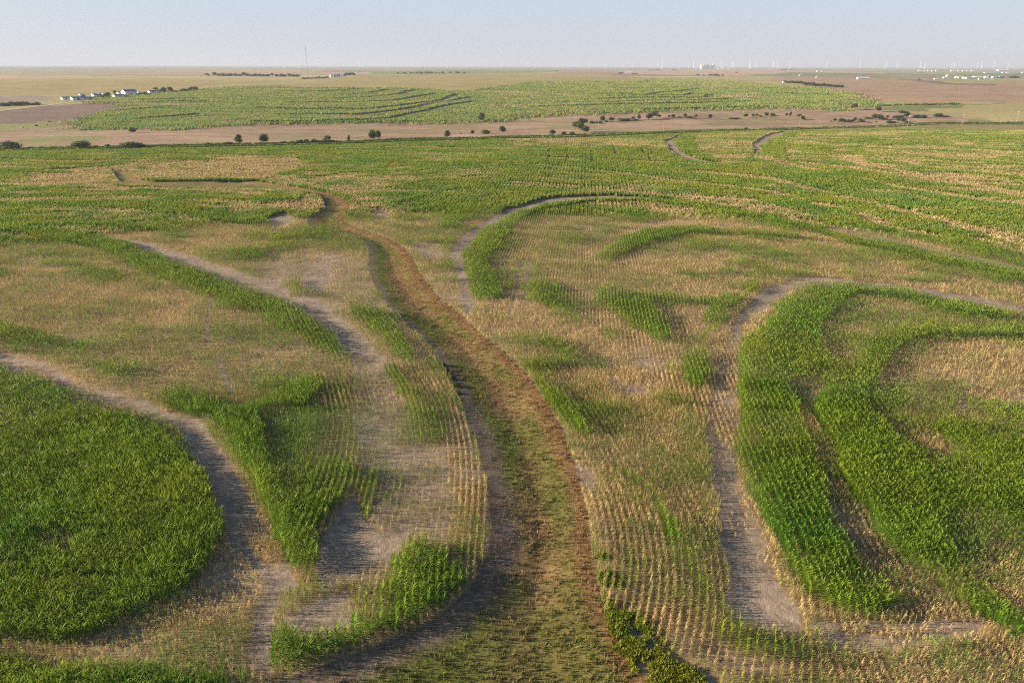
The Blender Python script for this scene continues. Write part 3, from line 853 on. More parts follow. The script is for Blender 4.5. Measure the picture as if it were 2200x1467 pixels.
x, y = cand[:, 0] + rng.normal(0, .035, len(cand)), cand[:, 1] + rng.normal(0, .035, len(cand))
z = base_h(x, y)
r = np.hypot(x, y)
k = in_view(x, y, z) & (r < rng.uniform(275, 305, len(r))) & ~in_poly(x, y, WPOLY)
k &= (r < 125) | (rng.random(len(x)) < .72)
x, y, z, r = x[k], y[k], z[k], r[k]
s, g = field(x, y, .18)
pres = np.clip(s * 2.6 - .04, 0, 1)
stub = s < .09
pres = np.where(stub, .12, pres)
k = rng.random(len(x)) < pres
x, y, z, r, s, g, stub = (q[k] for q in (x, y, z, r, s, g, stub))
g = np.clip(g + rng.normal(0, .17, len(x)) * np.where(g > .8, .4, 1), 0, 1)
h = (.60 + 1.4 * s ** 1.15) * rng.normal(1, .10, len(x)) * (.80 + .40 * fbm(x / 4.5, y / 4.5, 63))
h = np.where(g < .4, np.minimum(h, 1.75), h)
wid = (.54 + .72 * s + .36 * sstep(.68, .92, s)) * rng.normal(1, .12, len(x))
lone = stub & (rng.random(len(x)) < .03)
h = np.where(stub & ~lone, rng.uniform(.05, .16, len(x)), h)
wid = np.where(stub & ~lone, .32, wid)
g = np.where(lone, .8, g)
print('near corn plants', len(x))
oq, oc = [], []
for lod, rm in ((0, r < 125), (1, r >= 125)):
    for tmpl, gm in ((T_GREEN, g >= .42), (T_DRY, g < .42)):
        m = rm & gm
        scatter(tmpl[lod], x[m], y[m], z[m], h[m], wid[m], g[m], oq, oc)
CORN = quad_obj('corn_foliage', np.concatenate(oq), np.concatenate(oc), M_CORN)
tag(CORN, 'rows of green and drought-withered corn on both sides of the winding grass channel', 'corn', None, 'stuff')

# mid-distance corn up to the road
n = int(3.6e5)
yy = 175 + (700 - 175) * rng.random(n * 3) ** .8
xx = (rng.random(n * 3) * 2 - 1) * 0.86 * (yy + 40)
r = np.hypot(xx, yy)
k = (r > rng.uniform(272, 302, len(r))) & (yy < road_y(xx) - 26)
xx, yy = xx[k], yy[k]
k = rng.random(len(xx)) < np.interp(r[k], [280, 680], [1.0, .55])
xx, yy = xx[k], yy[k]
a = np.round((xx * math.cos(th) - yy * math.sin(th)) / 1.72) * 1.72 + rng.normal(0, 1, len(xx)) * np.where(xx > -40, .10, .3)
b = xx * math.sin(th) + yy * math.cos(th)
xx, yy = a * math.cos(th) + b * math.sin(th), -a * math.sin(th) + b * math.cos(th)
zz = base_h(xx, yy)
k = in_view(xx, yy, zz) & ~in_poly(xx, yy, WPOLY)
xx, yy, zz = xx[k], yy[k], zz[k]
s, g = field(xx, yy, .3)
k = rng.random(len(xx)) < np.clip(s * 2.2 - .1, 0, 1)
xx, yy, zz, s, g = xx[k], yy[k], zz[k], s[k], g[k]
print('mid clumps', len(xx))
oq, oc = [], []
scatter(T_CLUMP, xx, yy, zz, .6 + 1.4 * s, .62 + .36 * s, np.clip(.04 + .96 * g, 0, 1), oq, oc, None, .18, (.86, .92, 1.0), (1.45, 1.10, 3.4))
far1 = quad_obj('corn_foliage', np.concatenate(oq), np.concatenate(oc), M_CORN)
tag(far1, 'band of patchy corn reaching back to the road and its dark verge', 'corn', None, 'stuff')

# corn of the terraced field across the valley
n = 760000
yy = 690 + 1500 * rng.random(n) ** 1.1
xx = (rng.random(n) * 2 - 1) * .8 * (yy + 40)
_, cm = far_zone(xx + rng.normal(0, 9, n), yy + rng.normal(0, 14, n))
cm &= yy > road_y(xx) + 25
xx, yy = xx[cm], yy[cm]
s, g = far_corn(xx, yy)
k = rng.random(len(xx)) < np.clip(s * 1.6 - .1, 0, 1)
xx, yy, s, g = xx[k], yy[k], s[k], g[k]
print('far clumps', len(xx))
oq, oc = [], []
ex = np.interp(yy, [700, 2200], [.95, 2.2])
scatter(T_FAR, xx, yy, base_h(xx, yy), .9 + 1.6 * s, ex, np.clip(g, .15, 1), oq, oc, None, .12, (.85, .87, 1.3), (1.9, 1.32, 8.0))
for e in EDGES:  # taller, darker clumps added to imitate the shaded rim of the corn
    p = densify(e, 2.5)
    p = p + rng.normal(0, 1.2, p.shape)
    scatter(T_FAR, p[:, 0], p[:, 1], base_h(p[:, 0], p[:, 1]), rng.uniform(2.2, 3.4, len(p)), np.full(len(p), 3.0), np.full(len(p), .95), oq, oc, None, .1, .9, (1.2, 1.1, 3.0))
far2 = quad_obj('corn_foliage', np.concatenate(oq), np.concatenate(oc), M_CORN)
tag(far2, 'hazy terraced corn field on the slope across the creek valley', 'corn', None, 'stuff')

# ------------------------------------------------------------------ grass and weeds of the waterway
n = 230000
lo, hi = WPOLY.min(0), WPOLY.max(0)
xx, yy = rng.uniform(lo[0], hi[0], n * 2), rng.uniform(30, min(hi[1], 320), n * 2)
k = in_poly(xx, yy, WPOLY)
xx, yy = xx[k], yy[k]
_, dl, dr = chan(xx, yy)
k = (rng.random(len(xx)) < np.interp(np.hypot(xx, yy), [60, 130, 320], [1, .75, .4])) & (dl > .8) & (rng.random(len(xx)) < sstep(.5, 4.5, dl) + .12) & (rng.random(len(xx)) < .25 + 1.2 * fbm(xx / 2.5, yy / 2.5, 74))
xx, yy, dl, dr = xx[k], yy[k], dl[k], dr[k]
zz = ground_z(xx, yy)
gcol = chan_col(xx, yy, dl, dr)
T_TUFT = [clump_template(5, .13, rs) for _ in range(10)]
print('tufts', len(xx))
Q, Cc = [], []
var = rng.integers(0, 10, len(xx))
sz = rng.uniform(.16, .40, len(xx)) * (.7 + .8 * fbm(xx / 3, yy / 3, 75))
yaw = rng.uniform(0, 6.28, len(xx))
for v, (tq, tr) in enumerate(T_TUFT):
    i = np.nonzero(var == v)[0]
    c, s_ = np.cos(yaw[i])[:, None, None], np.sin(yaw[i])[:, None, None]
    q = np.empty((len(i), len(tr), 4, 3), np.float32)
    q[..., 0] = (tq[None, ..., 0] * c - tq[None, ..., 1] * s_) * .8 * sz[i][:, None, None] * 1.3 + xx[i][:, None, None]
    q[..., 1] = (tq[None, ..., 0] * s_ + tq[None, ..., 1] * c) * .8 * sz[i][:, None, None] * 1.3 + yy[i][:, None, None]
    q[..., 2] = tq[None, ..., 2] * sz[i][:, None, None] + zz[i][:, None, None] - .03
    Q.append(q.reshape(-1, 4, 3))
    cc = gcol[i][:, None] * 1.15 * rng.normal(1, .2, (len(i), len(tr), 1))
    Cc.append(cc.reshape(-1, 3))
gs = quad_obj('grass', np.concatenate(Q), np.concatenate(Cc), M_GRASS)
tag(gs, 'tufts of dry tan and olive grass growing in the winding channel', 'grass', None, 'stuff')

wx, wy = [], []
wpoly = cast(*P("1282,1180 1300,1215 1330,1270 1370,1330 1430,1400 1520,1480 1420,1490 1380,1450 1345,1400 1315,1340 1292,1270 1282,1220").T)
lo, hi = wpoly.min(0), wpoly.max(0)
xx, yy = rng.uniform(lo[0], hi[0], 5000), rng.uniform(lo[1], hi[1], 5000)
jx, jy = xx + rng.normal(0, .5, 5000), yy + rng.normal(0, .5, 5000)
k = in_poly(jx, jy, wpoly) & (fbm(xx / 1.6, yy / 1.6, 91) > .55 - .12 * (yy < 58))
xx, yy = xx[k][:800], yy[k][:800]
e = densify(WR, .9); e = e[(np.hypot(e[:, 0], e[:, 1]) < 190)]
e = e[rng.random(len(e)) < .35 * (fbm(e[:, 0] / 6, e[:, 1] / 6, 92) > .5)]
xx, yy = np.concatenate([xx, e[:, 0] + rng.normal(.4, .3, len(e))]), np.concatenate([yy, e[:, 1] + rng.normal(0, .3, len(e))])
oq, oc = [], []
T_WEED = [clump_template(22, .10, rs) for _ in range(8)]
hh_ = rng.uniform(.28, .68, len(xx))
scatter(T_WEED, xx, yy, ground_z(xx, yy), hh_, hh_ * .95, np.full(len(xx), .9), oq, oc)
oc = [c * np.array((1.3, .95, 2.2)) for c in oc]
tag(quad_obj('weeds', np.concatenate(oq), np.concatenate(oc), M_GRASS), 'thick dark weeds on the bank where the grass channel meets the field', 'weeds', None, 'stuff')

# ------------------------------------------------------------------ helpers for things
ONES = ['', 'first', 'second', 'third', 'fourth', 'fifth', 'sixth', 'seventh', 'eighth', 'ninth', 'tenth', 'eleventh', 'twelfth', 'thirteenth', 'fourteenth', 'fifteenth', 'sixteenth', 'seventeenth', 'eighteenth', 'nineteenth']
TENS = {2: ('twentieth', 'twenty'), 3: ('thirtieth', 'thirty'), 4: ('fortieth', 'forty'), 5: ('fiftieth', 'fifty'), 6: ('sixtieth', 'sixty')}
def nth(n):
    if n < 20: return ONES[n]
    t, o = divmod(n, 10)
    return TENS[t][0] if o == 0 else TENS[t][1] + '-' + ONES[o]

def thing(name, label, cat, loc, rz=0.0, scale=(1, 1, 1), group=None):
    o = bpy.data.objects.new(name, None)
    o.empty_display_size = .5
    o.location, o.rotation_euler, o.scale = loc, (0, 0, rz), scale
    COL.objects.link(o)
    return tag(o, label, cat, group)

def part(name, me, parent, loc=(0, 0, 0), rot=(0, 0, 0), scale=(1, 1, 1)):
    o = bpy.data.objects.new(name, me)
    o.location, o.rotation_euler, o.scale = loc, rot, scale
    return link(o, parent)

def bm_mesh(name, build, mat):
    bm = bmesh.new()
    build(bm)
    me = bpy.data.meshes.new(name)
    bm.to_mesh(me)
    bm.free()
    me.materials.append(mat)
    return me

def b_box(bm, x0, y0, z0, x1, y1, z1):
    v = [bm.verts.new(p) for p in ((x0, y0, z0), (x1, y0, z0), (x1, y1, z0), (x0, y1, z0), (x0, y0, z1), (x1, y0, z1), (x1, y1, z1), (x0, y1, z1))]
    for f in ((0, 3, 2, 1), (4, 5, 6, 7), (0, 1, 5, 4), (1, 2, 6, 5), (2, 3, 7, 6), (3, 0, 4, 7)):
        bm.faces.new([v[i] for i in f])

def b_tube(bm, rings, n=8, cap=True):
    """rings: (centre, radius) stacked along z-ish"""
    prev = None
    for c, r in rings:
        cur = [bm.verts.new((c[0] + r * math.cos(2 * math.pi * k / n), c[1] + r * math.sin(2 * math.pi * k / n), c[2])) for k in range(n)]
        if prev:
            for k in range(n):
                bm.faces.new((prev[k], prev[(k + 1) % n], cur[(k + 1) % n], cur[k]))
        elif cap:
            bm.faces.new(cur[::-1])
        prev = cur
    if cap:
        bm.faces.new(prev)

def b_bar(bm, a, b, r, n=4):
    a, b = Vector(a), Vector(b)
    d = (b - a).normalized()
    u = d.orthogonal().normalized()
    w = d.cross(u)
    A_ = [bm.verts.new(a + (u * math.cos(2 * math.pi * k / n) + w * math.sin(2 * math.pi * k / n)) * r) for k in range(n)]
    B_ = [bm.verts.new(b + (u * math.cos(2 * math.pi * k / n) + w * math.sin(2 * math.pi * k / n)) * r) for k in range(n)]
    for k in range(n):
        bm.faces.new((A_[k], A_[(k + 1) % n], B_[(k + 1) % n], B_[k]))
    bm.faces.new(A_[::-1]); bm.faces.new(B_)

def place(px, py):
    """ground point under a picture point, its height and the metres one picture pixel spans there"""
    q = cast([px], [py])[0]
    z = float(ground_z(q[:1], q[1:2])[0])
    _, _, w = project(q[:1], q[1:2], np.array([z]))
    return float(q[0]), float(q[1]), z, float(w[0]) / FOC

# ------------------------------------------------------------------ road, its verge, far lane
def strip(name, line, w, lift, mat, label):
    p = densify(line, 6)
    t = np.gradient(p, axis=0); t /= np.linalg.norm(t, axis=1)[:, None]
    nn = np.stack([-t[:, 1], t[:, 0]], 1)
    cols_ = [-w / 2, -w / 6, w / 6, w / 2]
    V_ = []
    for c in cols_:
        q = p + nn * c
        V_.append(np.stack([q[:, 0], q[:, 1], base_h(q[:, 0], q[:, 1]) + lift + (.12 if abs(c) < w / 3 else 0)], 1))
    V_ = np.stack(V_, 1)
    m, k = V_.shape[:2]
    i = (np.arange(m - 1)[:, None] * k + np.arange(k - 1)[None]).ravel()
    f = np.stack([i, i + k, i + k + 1, i + 1], 1)
    me = raw_mesh(name, V_.reshape(-1, 3), f[:, ::-1].ravel(), np.arange(len(f)) * 4, None, mat=mat)
    return tag(link(bpy.data.objects.new(name, me)), label, None, None, 'structure')

rd = ROAD[(ROAD[:, 0] > -900) & (ROAD[:, 0] < 1500)]
strip('road', rd, 6.0, .25, M_GRAVEL, 'straight gravel road crossing behind the corn field between dark weedy verges')
lane = cast(*P("-150,252 0,240 60,232 110,226 170,219 215,214").T)
strip('road', smooth_line(lane), 7.0, .25, M_GRAVEL, 'narrow lane bending up to the farmstead beside the ploughed field')

oq, oc = [], []
p = densify(rd, .55)
t = np.gradient(p, axis=0); t /= np.linalg.norm(t, axis=1)[:, None]
nn = np.stack([-t[:, 1], t[:, 0]], 1)
for off, den, hh0 in ((-6.5, .9, 1.5), (-9, .6, 1.2), (6.5, .9, 1.5), (9, .55, 1.3)):
    xr = p[:, 0]
    dens = den * np.interp(xr, [-400, -100, 150, 400, 700], [1, 1, .75, .5, .7]) * (.5 + fbm(xr / 30 + off, xr * 0, 95))
    q = p + nn * off + rng.normal(0, .9, p.shape)
    k = rng.random(len(q)) < dens
    q = q[k]
    hh_ = hh0 * rng.uniform(.4, 1.15, len(q))
    scatter(T_WEED, q[:, 0], q[:, 1], base_h(q[:, 0], q[:, 1]), hh_, hh_ * 1.3, np.full(len(q), .9), oq, oc)
oc = [c * np.array((.80, .66, 1.3)) for c in oc]
tag(quad_obj('verge_weeds', np.concatenate(oq), np.concatenate(oc), M_GRASS), 'dark tall weeds lining both sides of the gravel road', 'weeds', None, 'stuff')

# ------------------------------------------------------------------ trees
def crown_mesh(seed, kind):
    g = np.random.default_rng(seed)
    prof = {'round': [(0, 0, .60, .36, .34), (.18, .05, .50, .26, .24), (-.2, -.08, .52, .26, .25), (.02, .15, .74, .25, .22), (-.06, -.14, .40, .27, .2)],
            'tall': [(0, 0, .62, .30, .30), (.10, .1, .80, .22, .19), (-.14, -.05, .50, .27, .22), (.14, -.1, .42, .25, .2), (-.04, .06, .86, .17, .13)],
            'spreading': [(-.26, 0, .62, .24, .2), (.25, .05, .66, .25, .2), (0, -.1, .76, .28, .2), (.05, .2, .60, .25, .2), (-.1, -.2, .52, .24, .17), (.34, -.1, .50, .15, .13)],
            'bushy': [(-.24, .05, .42, .28, .40), (.22, -.05, .40, .29, .38), (0, .1, .58, .30, .38), (.02, -.18, .36, .3, .34)]}[kind]
    P_, N_ = [], []
    for cx, cy, cz, rx, rz in prof:
        m = int(2600 * rx * rx * 1.6)
        d = g.normal(0, 1, (m, 3)); d /= np.linalg.norm(d, axis=1)[:, None]
        rr = g.uniform(.45, 1.08, m) ** .6
        rr *= .58 + .85 * vnoise(d[:, 0] * 2.3 + seed, d[:, 1] * 2.3 + d[:, 2] * 3.1, seed)
        q = np.array([cx, cy, cz]) + d * rr[:, None] * np.array([rx, rx, rz])
        P_.append(q); N_.append(d)
    P_, N_ = np.concatenate(P_), np.concatenate(N_)
    k = P_[:, 2] > .04
    P_, N_ = P_[k], N_[k]
    n = len(P_)
    a = g.normal(0, 1, (n, 3)) + N_ * .6
    a /= np.linalg.norm(a, axis=1)[:, None]
    b = np.cross(a, g.normal(0, 1, (n, 3))); b /= np.linalg.norm(b, axis=1)[:, None]
    c = np.cross(a, b)
    sz = g.uniform(.022, .050, n)[:, None]
    Q_ = np.stack([P_ - b * sz - c * sz * .6, P_ + b * sz - c * sz * .5, P_ + b * sz * .7 + c * sz * .7, P_ - b * sz * .6 + c * sz * .6], 1)
    clump = vnoise(P_[:, 0] * 6, P_[:, 1] * 6 + P_[:, 2] * 7, seed + 5)
    base = np.array((.055, .085, .024)) if seed % 3 else np.array((.080, .095, .034))
    cc = base * (.75 + .5 * clump + g.normal(0, .12, n))[:, None]
    return raw_mesh('crown', Q_.reshape(-1, 3), np.arange(n * 4), np.arange(n) * 4, cc, 'FACE', M_TREE)

def trunk_mesh(seed, kind):
    g = random.Random(seed)
    def build(bm):
        top = .55 if kind != 'bushy' else .3
        b_tube(bm, [((0, 0, -.03), .055), ((0, 0, .05), .040), ((.01, 0, top * .5), .032), ((.02, .01, top), .016)], 6)
        for k in range(4):
            a = k * 1.6 + g.uniform(-.4, .4)
            z = top * g.uniform(.45, .8)
            b_bar(bm, (.01, 0, z), (math.cos(a) * .24, math.sin(a) * .24, z + g.uniform(.16, .28)), .012, 4)
    return bm_mesh('trunk', build, M_BARK)

KINDS_ = ['round', 'tall', 'spreading', 'bushy']
CROWNS = {k: [crown_mesh(100 + 10 * i + j, k) for j in range(4)] for i, k in enumerate(KINDS_)}
TRUNKS = {k: trunk_mesh(i, k) for i, k in enumerate(KINDS_)}
ADJ = {'round': 'round-headed', 'tall': 'tall narrow', 'spreading': 'broad open', 'bushy': 'low bushy'}
tree_id = 0
def tree(px, py, w, h, label, group, kind=None):
    """picture position of its foot, width and height in picture pixels"""
    global tree_id
    tree_id += 1
    x, y, z, m = place(px, py)
    if kind is None:
        kind = 'tall' if h > 1.15 * w else ('bushy' if w > 1.35 * h else ('round' if tree_id % 3 else 'spreading'))
    sw, sh = w * m / .82, h * m / .92
    low = kind == 'bushy' and h * m < 5
    t_ = thing('shrub' if low else 'tree', label.replace('{}', ADJ[kind] + (' shrub' if low else ' tree')), 'shrub' if low else 'tree', (x, y, z - .1), random.uniform(-.6, .6) + (math.pi if tree_id % 2 else 0), (sw, sw, sh), group)
    part('crown', CROWNS[kind][tree_id % 4], t_)
    part('trunk' if not low else 'stem', TRUNKS[kind], t_)
    return t_

def row(items, ox, oy, where, group, kinds=None, sc=4.0):
    items = sorted(items)
    for i, it in enumerate(items):
        x, y, w, h = it[:4]
        tree(ox + x / sc, oy + y / sc, w / sc, h / sc, '{}, ' + nth(i + 1) + ' from the ' + ('lane ' if 'farm' in where else 'farm ') + where, group, it[4] if len(it) > 4 else None)

row([(95, 922, 150, 68, 'bushy'), (705, 918, 130, 62, 'round'), (930, 914, 40, 32), (1010, 912, 30, 16), (1140, 914, 180, 54, 'bushy'), (1215, 912, 70, 30), (1790, 890, 50, 22), (1870, 890, 40, 20), (1960, 888, 80, 28), (2055, 884, 70, 78, 'tall'),
     (2270, 875, 75, 78, 'round'), (2345, 884, 30, 22), (2820, 858, 50, 50, 'spreading'), (3000, 872, 30, 62, 'tall'), (3200, 848, 60, 85, 'round'), (3250, 840, 52, 74, 'round')], 0, 90,
    'on the gravel road verge', 'trees along the gravel road')
hedge = [(2460 + 46 * i + random.uniform(-12, 12), 878 - i * 1.6, 48 + random.uniform(-12, 14), 26 + random.uniform(-6, 8)) for i in range(10)]
row(hedge, 0, 90, 'in the scrub by the gravel road', 'scrub along the gravel road')
tree(285.5, 286.5, 14, 12, 'lone {} on the pale slope below the terraced corn', None, 'round')
tree(1035, 262, 15, 17, 'solitary {} at the near tip of the terraced corn', None, 'tall')
row([(1645, 831, 55, 64, 'tall'), (1760, 796, 15, 13), (1860, 795, 36, 34), (1975, 793, 64, 37), (2118, 786, 52, 58, 'round'), (2548, 801, 56, 42, 'round'), (2643, 805, 42, 32), (2714, 805, 38, 32)], 550, 90,
    'in the loose scatter just behind the road', 'scattered trees behind the road')
row([(545, 760, 50, 70, 'spreading'), (590, 775, 85, 105, 'tall'), (630, 783, 62, 56, 'round'), (632, 702, 42, 38, 'round')], 1100, 90, 'in the tall clump at the creek bend', 'clump at the creek bend')
row([(690, 702, 40, 20), (745, 702, 60, 22), (775, 690, 46, 50), (810, 690, 26, 16), (857, 690, 42, 38), (940, 682, 60, 27), (990, 680, 60, 24), (1038, 674, 29, 30), (1090, 670, 33, 40), (1060, 678, 50, 17), (1175, 670, 62, 52, 'round'),
     (1212, 662, 40, 57, 'spreading'), (1242, 657, 28, 57, 'tall'), (1265, 657, 31, 30), (1348, 652, 21, 22), (1383, 654, 36, 30), (1440, 652, 30, 11), (1485, 654, 33, 37), (1525, 657, 60, 17), (1577, 659, 29, 32), (1700, 664, 37, 40, 'round'),
     (1890, 664, 60, 12, 'bushy'), (1930, 661, 50, 10, 'bushy'), (2008, 650, 39, 30), (2070, 647, 26, 26), (2102, 648, 26, 28), (2135, 644, 26, 15), (2185, 642, 42, 32), (2238, 637, 42, 24), (2358, 640, 23, 26), (2392, 640, 26, 34), (2462, 657, 38, 34), (2494, 670, 42, 32, 'round'), (2514, 671, 22, 11)], 1100, 90,
    'in the tree line winding along the creek', 'creek tree line')
tree(1602, 280.5, 9, 6, 'small {} standing alone on the road edge below the creek line', None, 'round')
tree(1834, 236.5, 14, 13, 'pale-stemmed {} alone on the stubble slope above the creek thicket', None, 'spreading')
row([(572, 687, 32, 28, 'round'), (620, 692, 36, 34, 'round'), (650, 693, 32, 30), (690, 694, 46, 27), (720, 693, 31, 24), (742, 688, 33, 36), (785, 692, 32, 32), (808, 694, 36, 26), (870, 697, 22, 9), (928, 700, 21, 16), (540, 688, 16, 9)], 1650, 90,
    'in the clump below the creek thicket', 'clump at the foot of the creek thicket')
row([(860, 661, 62, 12, 'bushy'), (915, 667, 52, 44, 'round'), (955, 670, 62, 43, 'round'), (990, 672, 52, 24), (1026, 657, 28, 24), (1100, 657, 52, 24, 'bushy'), (1140, 657, 52, 27), (1188, 654, 50, 46, 'tall'), (1118, 687, 44, 35, 'round'), (1158, 692, 52, 36, 'round'),
     (1195, 699, 42, 20), (1040, 702, 42, 26), (1080, 699, 42, 17), (1280, 654, 62, 27), (1340, 654, 47, 27), (1445, 647, 42, 29), (1475, 645, 43, 31), (1530, 645, 50, 10, 'bushy')], 1650, 90, 'in the creek thicket by the yellow field', 'creek thicket')
row([(945, 600, 57, 42, 'round'), (1150, 612, 60, 20, 'bushy'), (1190, 613, 40, 16)], 1650, 90, 'in the hollow between stubble and terraced corn', 'trees in the hollow')
tree(2165, 266.5, 8, 5, 'small {} at the far end of the gravel road', None, 'bushy')
# farmstead on the left
row([(720, 474, 32, 20), (890, 482, 70, 28), (930, 478, 42, 42, 'round'), (990, 446, 35, 25, 'tall'), (1070, 477, 24, 24), (1115, 428, 42, 18), (1160 + 40, 464, 50, 22), (1245, 463, 50, 30), (1285, 460, 40, 20), (1340, 420, 36, 26, 'spreading'), (1410, 442, 47, 48, 'round'), (1465, 433, 42, 42, 'round'),
     (1500, 440, 42, 22), (1540, 437, 50, 18), (1585, 432, 62, 30), (1630, 424, 32, 26), (1652, 420, 32, 32), (1682, 420, 40, 32)], 0, 90, 'among the white farm sheds', 'farmstead trees')
row([(15, 554, 52, 30), (45, 552, 46, 26), (75, 552, 52, 30), (105, 551, 42, 34), (135, 549, 50, 30), (168, 547, 46, 32), (200, 546, 52, 34), (235, 544, 42, 28), (285, 545, 46, 20), (325, 543, 42, 24)], 0, 90, 'in the shelterbelt by the lane below the farm', 'lane shelterbelt')
# far shelterbelts
row([(1780, 295, 46, 24, 'bushy')] + [(1840 + 36 * i + random.uniform(-8, 8), 295 + i * .35, 40 + random.uniform(-8, 8), (30 if i in (0, 7, 14) else 22) + random.uniform(-4, 5)) for i in range(21)], 0, 90, 'in the long shelterbelt behind the radio mast', 'long far shelterbelt')
row([(410 + 34 * i, 321 - i, 36, 14 + random.uniform(-3, 4)) for i in range(6)] + [(610, 312, 30, 16), (690, 302, 30, 24), (760, 296, 26, 18), (780, 295, 34, 26), (805, 295, 34, 27), (830, 294, 34, 26), (845, 294, 22, 20)], 550, 90, 'around the blue bins near the mast', 'trees round the blue bins')
row([(1220, 276, 22, 12), (1260, 276, 16, 12), (1280, 276, 20, 14), (1330, 275, 20, 13), (1357, 275, 16, 12), (1385, 275, 26, 15), (1405, 275, 22, 17), (1425, 275, 24, 15), (1462, 274, 26, 17), (1485, 274, 26, 17), (1510, 274, 28, 17), (1546, 274, 18, 11), (1570, 274, 18, 11), (1605, 273, 26, 16), (1668, 273, 22, 15), (1725, 273, 26, 18), (1740, 273, 24, 14), (1788, 273, 24, 14)], 550, 90,
    'in the broken tree row on the skyline field', 'broken tree row')
row([(930, 277, 34, 12), (955, 277, 26, 14), (1040, 279, 26, 10), (1068, 279, 22, 10), (1180, 247, 22, 8), (1215, 247, 26, 9), (1248, 247, 30, 12), (1290, 248, 18, 7), (1390, 249, 24, 12), (1410, 249, 24, 9), (1595, 290, 22, 12), (1645, 290, 12, 10), (1705, 292, 32, 14), (1735, 293, 26, 16), (1757, 295, 32, 18), (1775, 296, 22, 13), (1810, 294, 18, 12), (148, 239, 14, 7), (390, 251, 18, 7), (1927, 274, 16, 12)], 1100, 90,
    'among hazy far trees before the grain elevator', 'hazy far trees')
gp = [(140 + 17 * i + random.uniform(-6, 6), 350 + i * 1.1 + random.uniform(-1, 5) + (8 if i > 16 else 0), 30 + random.uniform(-6, 8), 15 + random.uniform(-3, 6)) for i in range(30)]
gp += [(330 + 30 * i, 376 + i * 1.6 + random.uniform(-3, 3), 34, 20 + random.uniform(-3, 5)) for i in range(11)]
row(gp, 1650, 90, 'in the dark grove on the pink stubble hill', 'grove on the stubble hill')
row([(772, 463, 26, 16), (797, 465, 28, 17), (815, 465, 18, 12)], 1650, 90, 'in the small clump below the hilltop grove', 'clump below the grove')
row([(2085, 314, 30, 16), (2110, 314, 36, 22), (2140, 314, 34, 18), (1300, 328, 22, 10), (120, 244, 20, 7), (150, 244, 24, 7), (200, 245, 24, 7), (1485, 250, 20, 7)], 1650, 90, 'near the blue bins and distant hamlet', 'trees near the far sheds')
row([(310, 726, 24, 13), (1700 / 4.0, 690, 18, 9)], 0, 90, 'on the green patch below the ploughed field', None)
# low shrubs on the waterway bank
for i, (px, py, w, h) in enumerate([(953, 786, 12, 9), (959, 797, 13, 10), (967, 806, 12, 10), (973, 815, 13, 10), (981, 831, 16, 12), (986, 846, 11, 9), (977, 823, 9, 7)]):
    tree(px, py, w, h, '{}, ' + nth(i + 1) + ' down the bank of the grass channel', 'bank shrubs', 'bushy')

# ------------------------------------------------------------------ cattle
def cow_mesh():
    def build(bm):
        b_tube(bm, [((0, 0, .55), .26), ((0, 0, .75), .36), ((0, 0, 1.15), .36), ((0, 0, 1.38), .18)], 8)
        for v in bm.verts: v.co.x *= 2.4
        for sx in (-.62, .62):
            for sy in (-.2, .2):
                b_bar(bm, (sx, sy, 0), (sx, sy, .75), .09, 5)
        b_bar(bm, (.75, 0, 1.15), (1.15, 0, 1.2), .17, 6)
        b_bar(bm, (1.1, 0, 1.22), (1.5, 0, 1.02), .13, 6)
        b_bar(bm, (-.86, 0, 1.2), (-.95, 0, .6), .035, 4)
    return bm_mesh('cow', build, M_HIDE)
CM = cow_mesh()
for i, (px, py) in enumerate([(50.5, 276), (79, 271.5), (102, 270.8), (118, 270)]):
    x, y, z, m = place(px, py)
    o = link(bpy.data.objects.new('cow', CM))
    o.location, o.rotation_euler = (x, y, z), (0, 0, random.uniform(0, 6))
    tag(o, 'dark cow grazing the green hollow, ' + nth(i + 1) + ' from the farm', 'cow', 'grazing cattle')

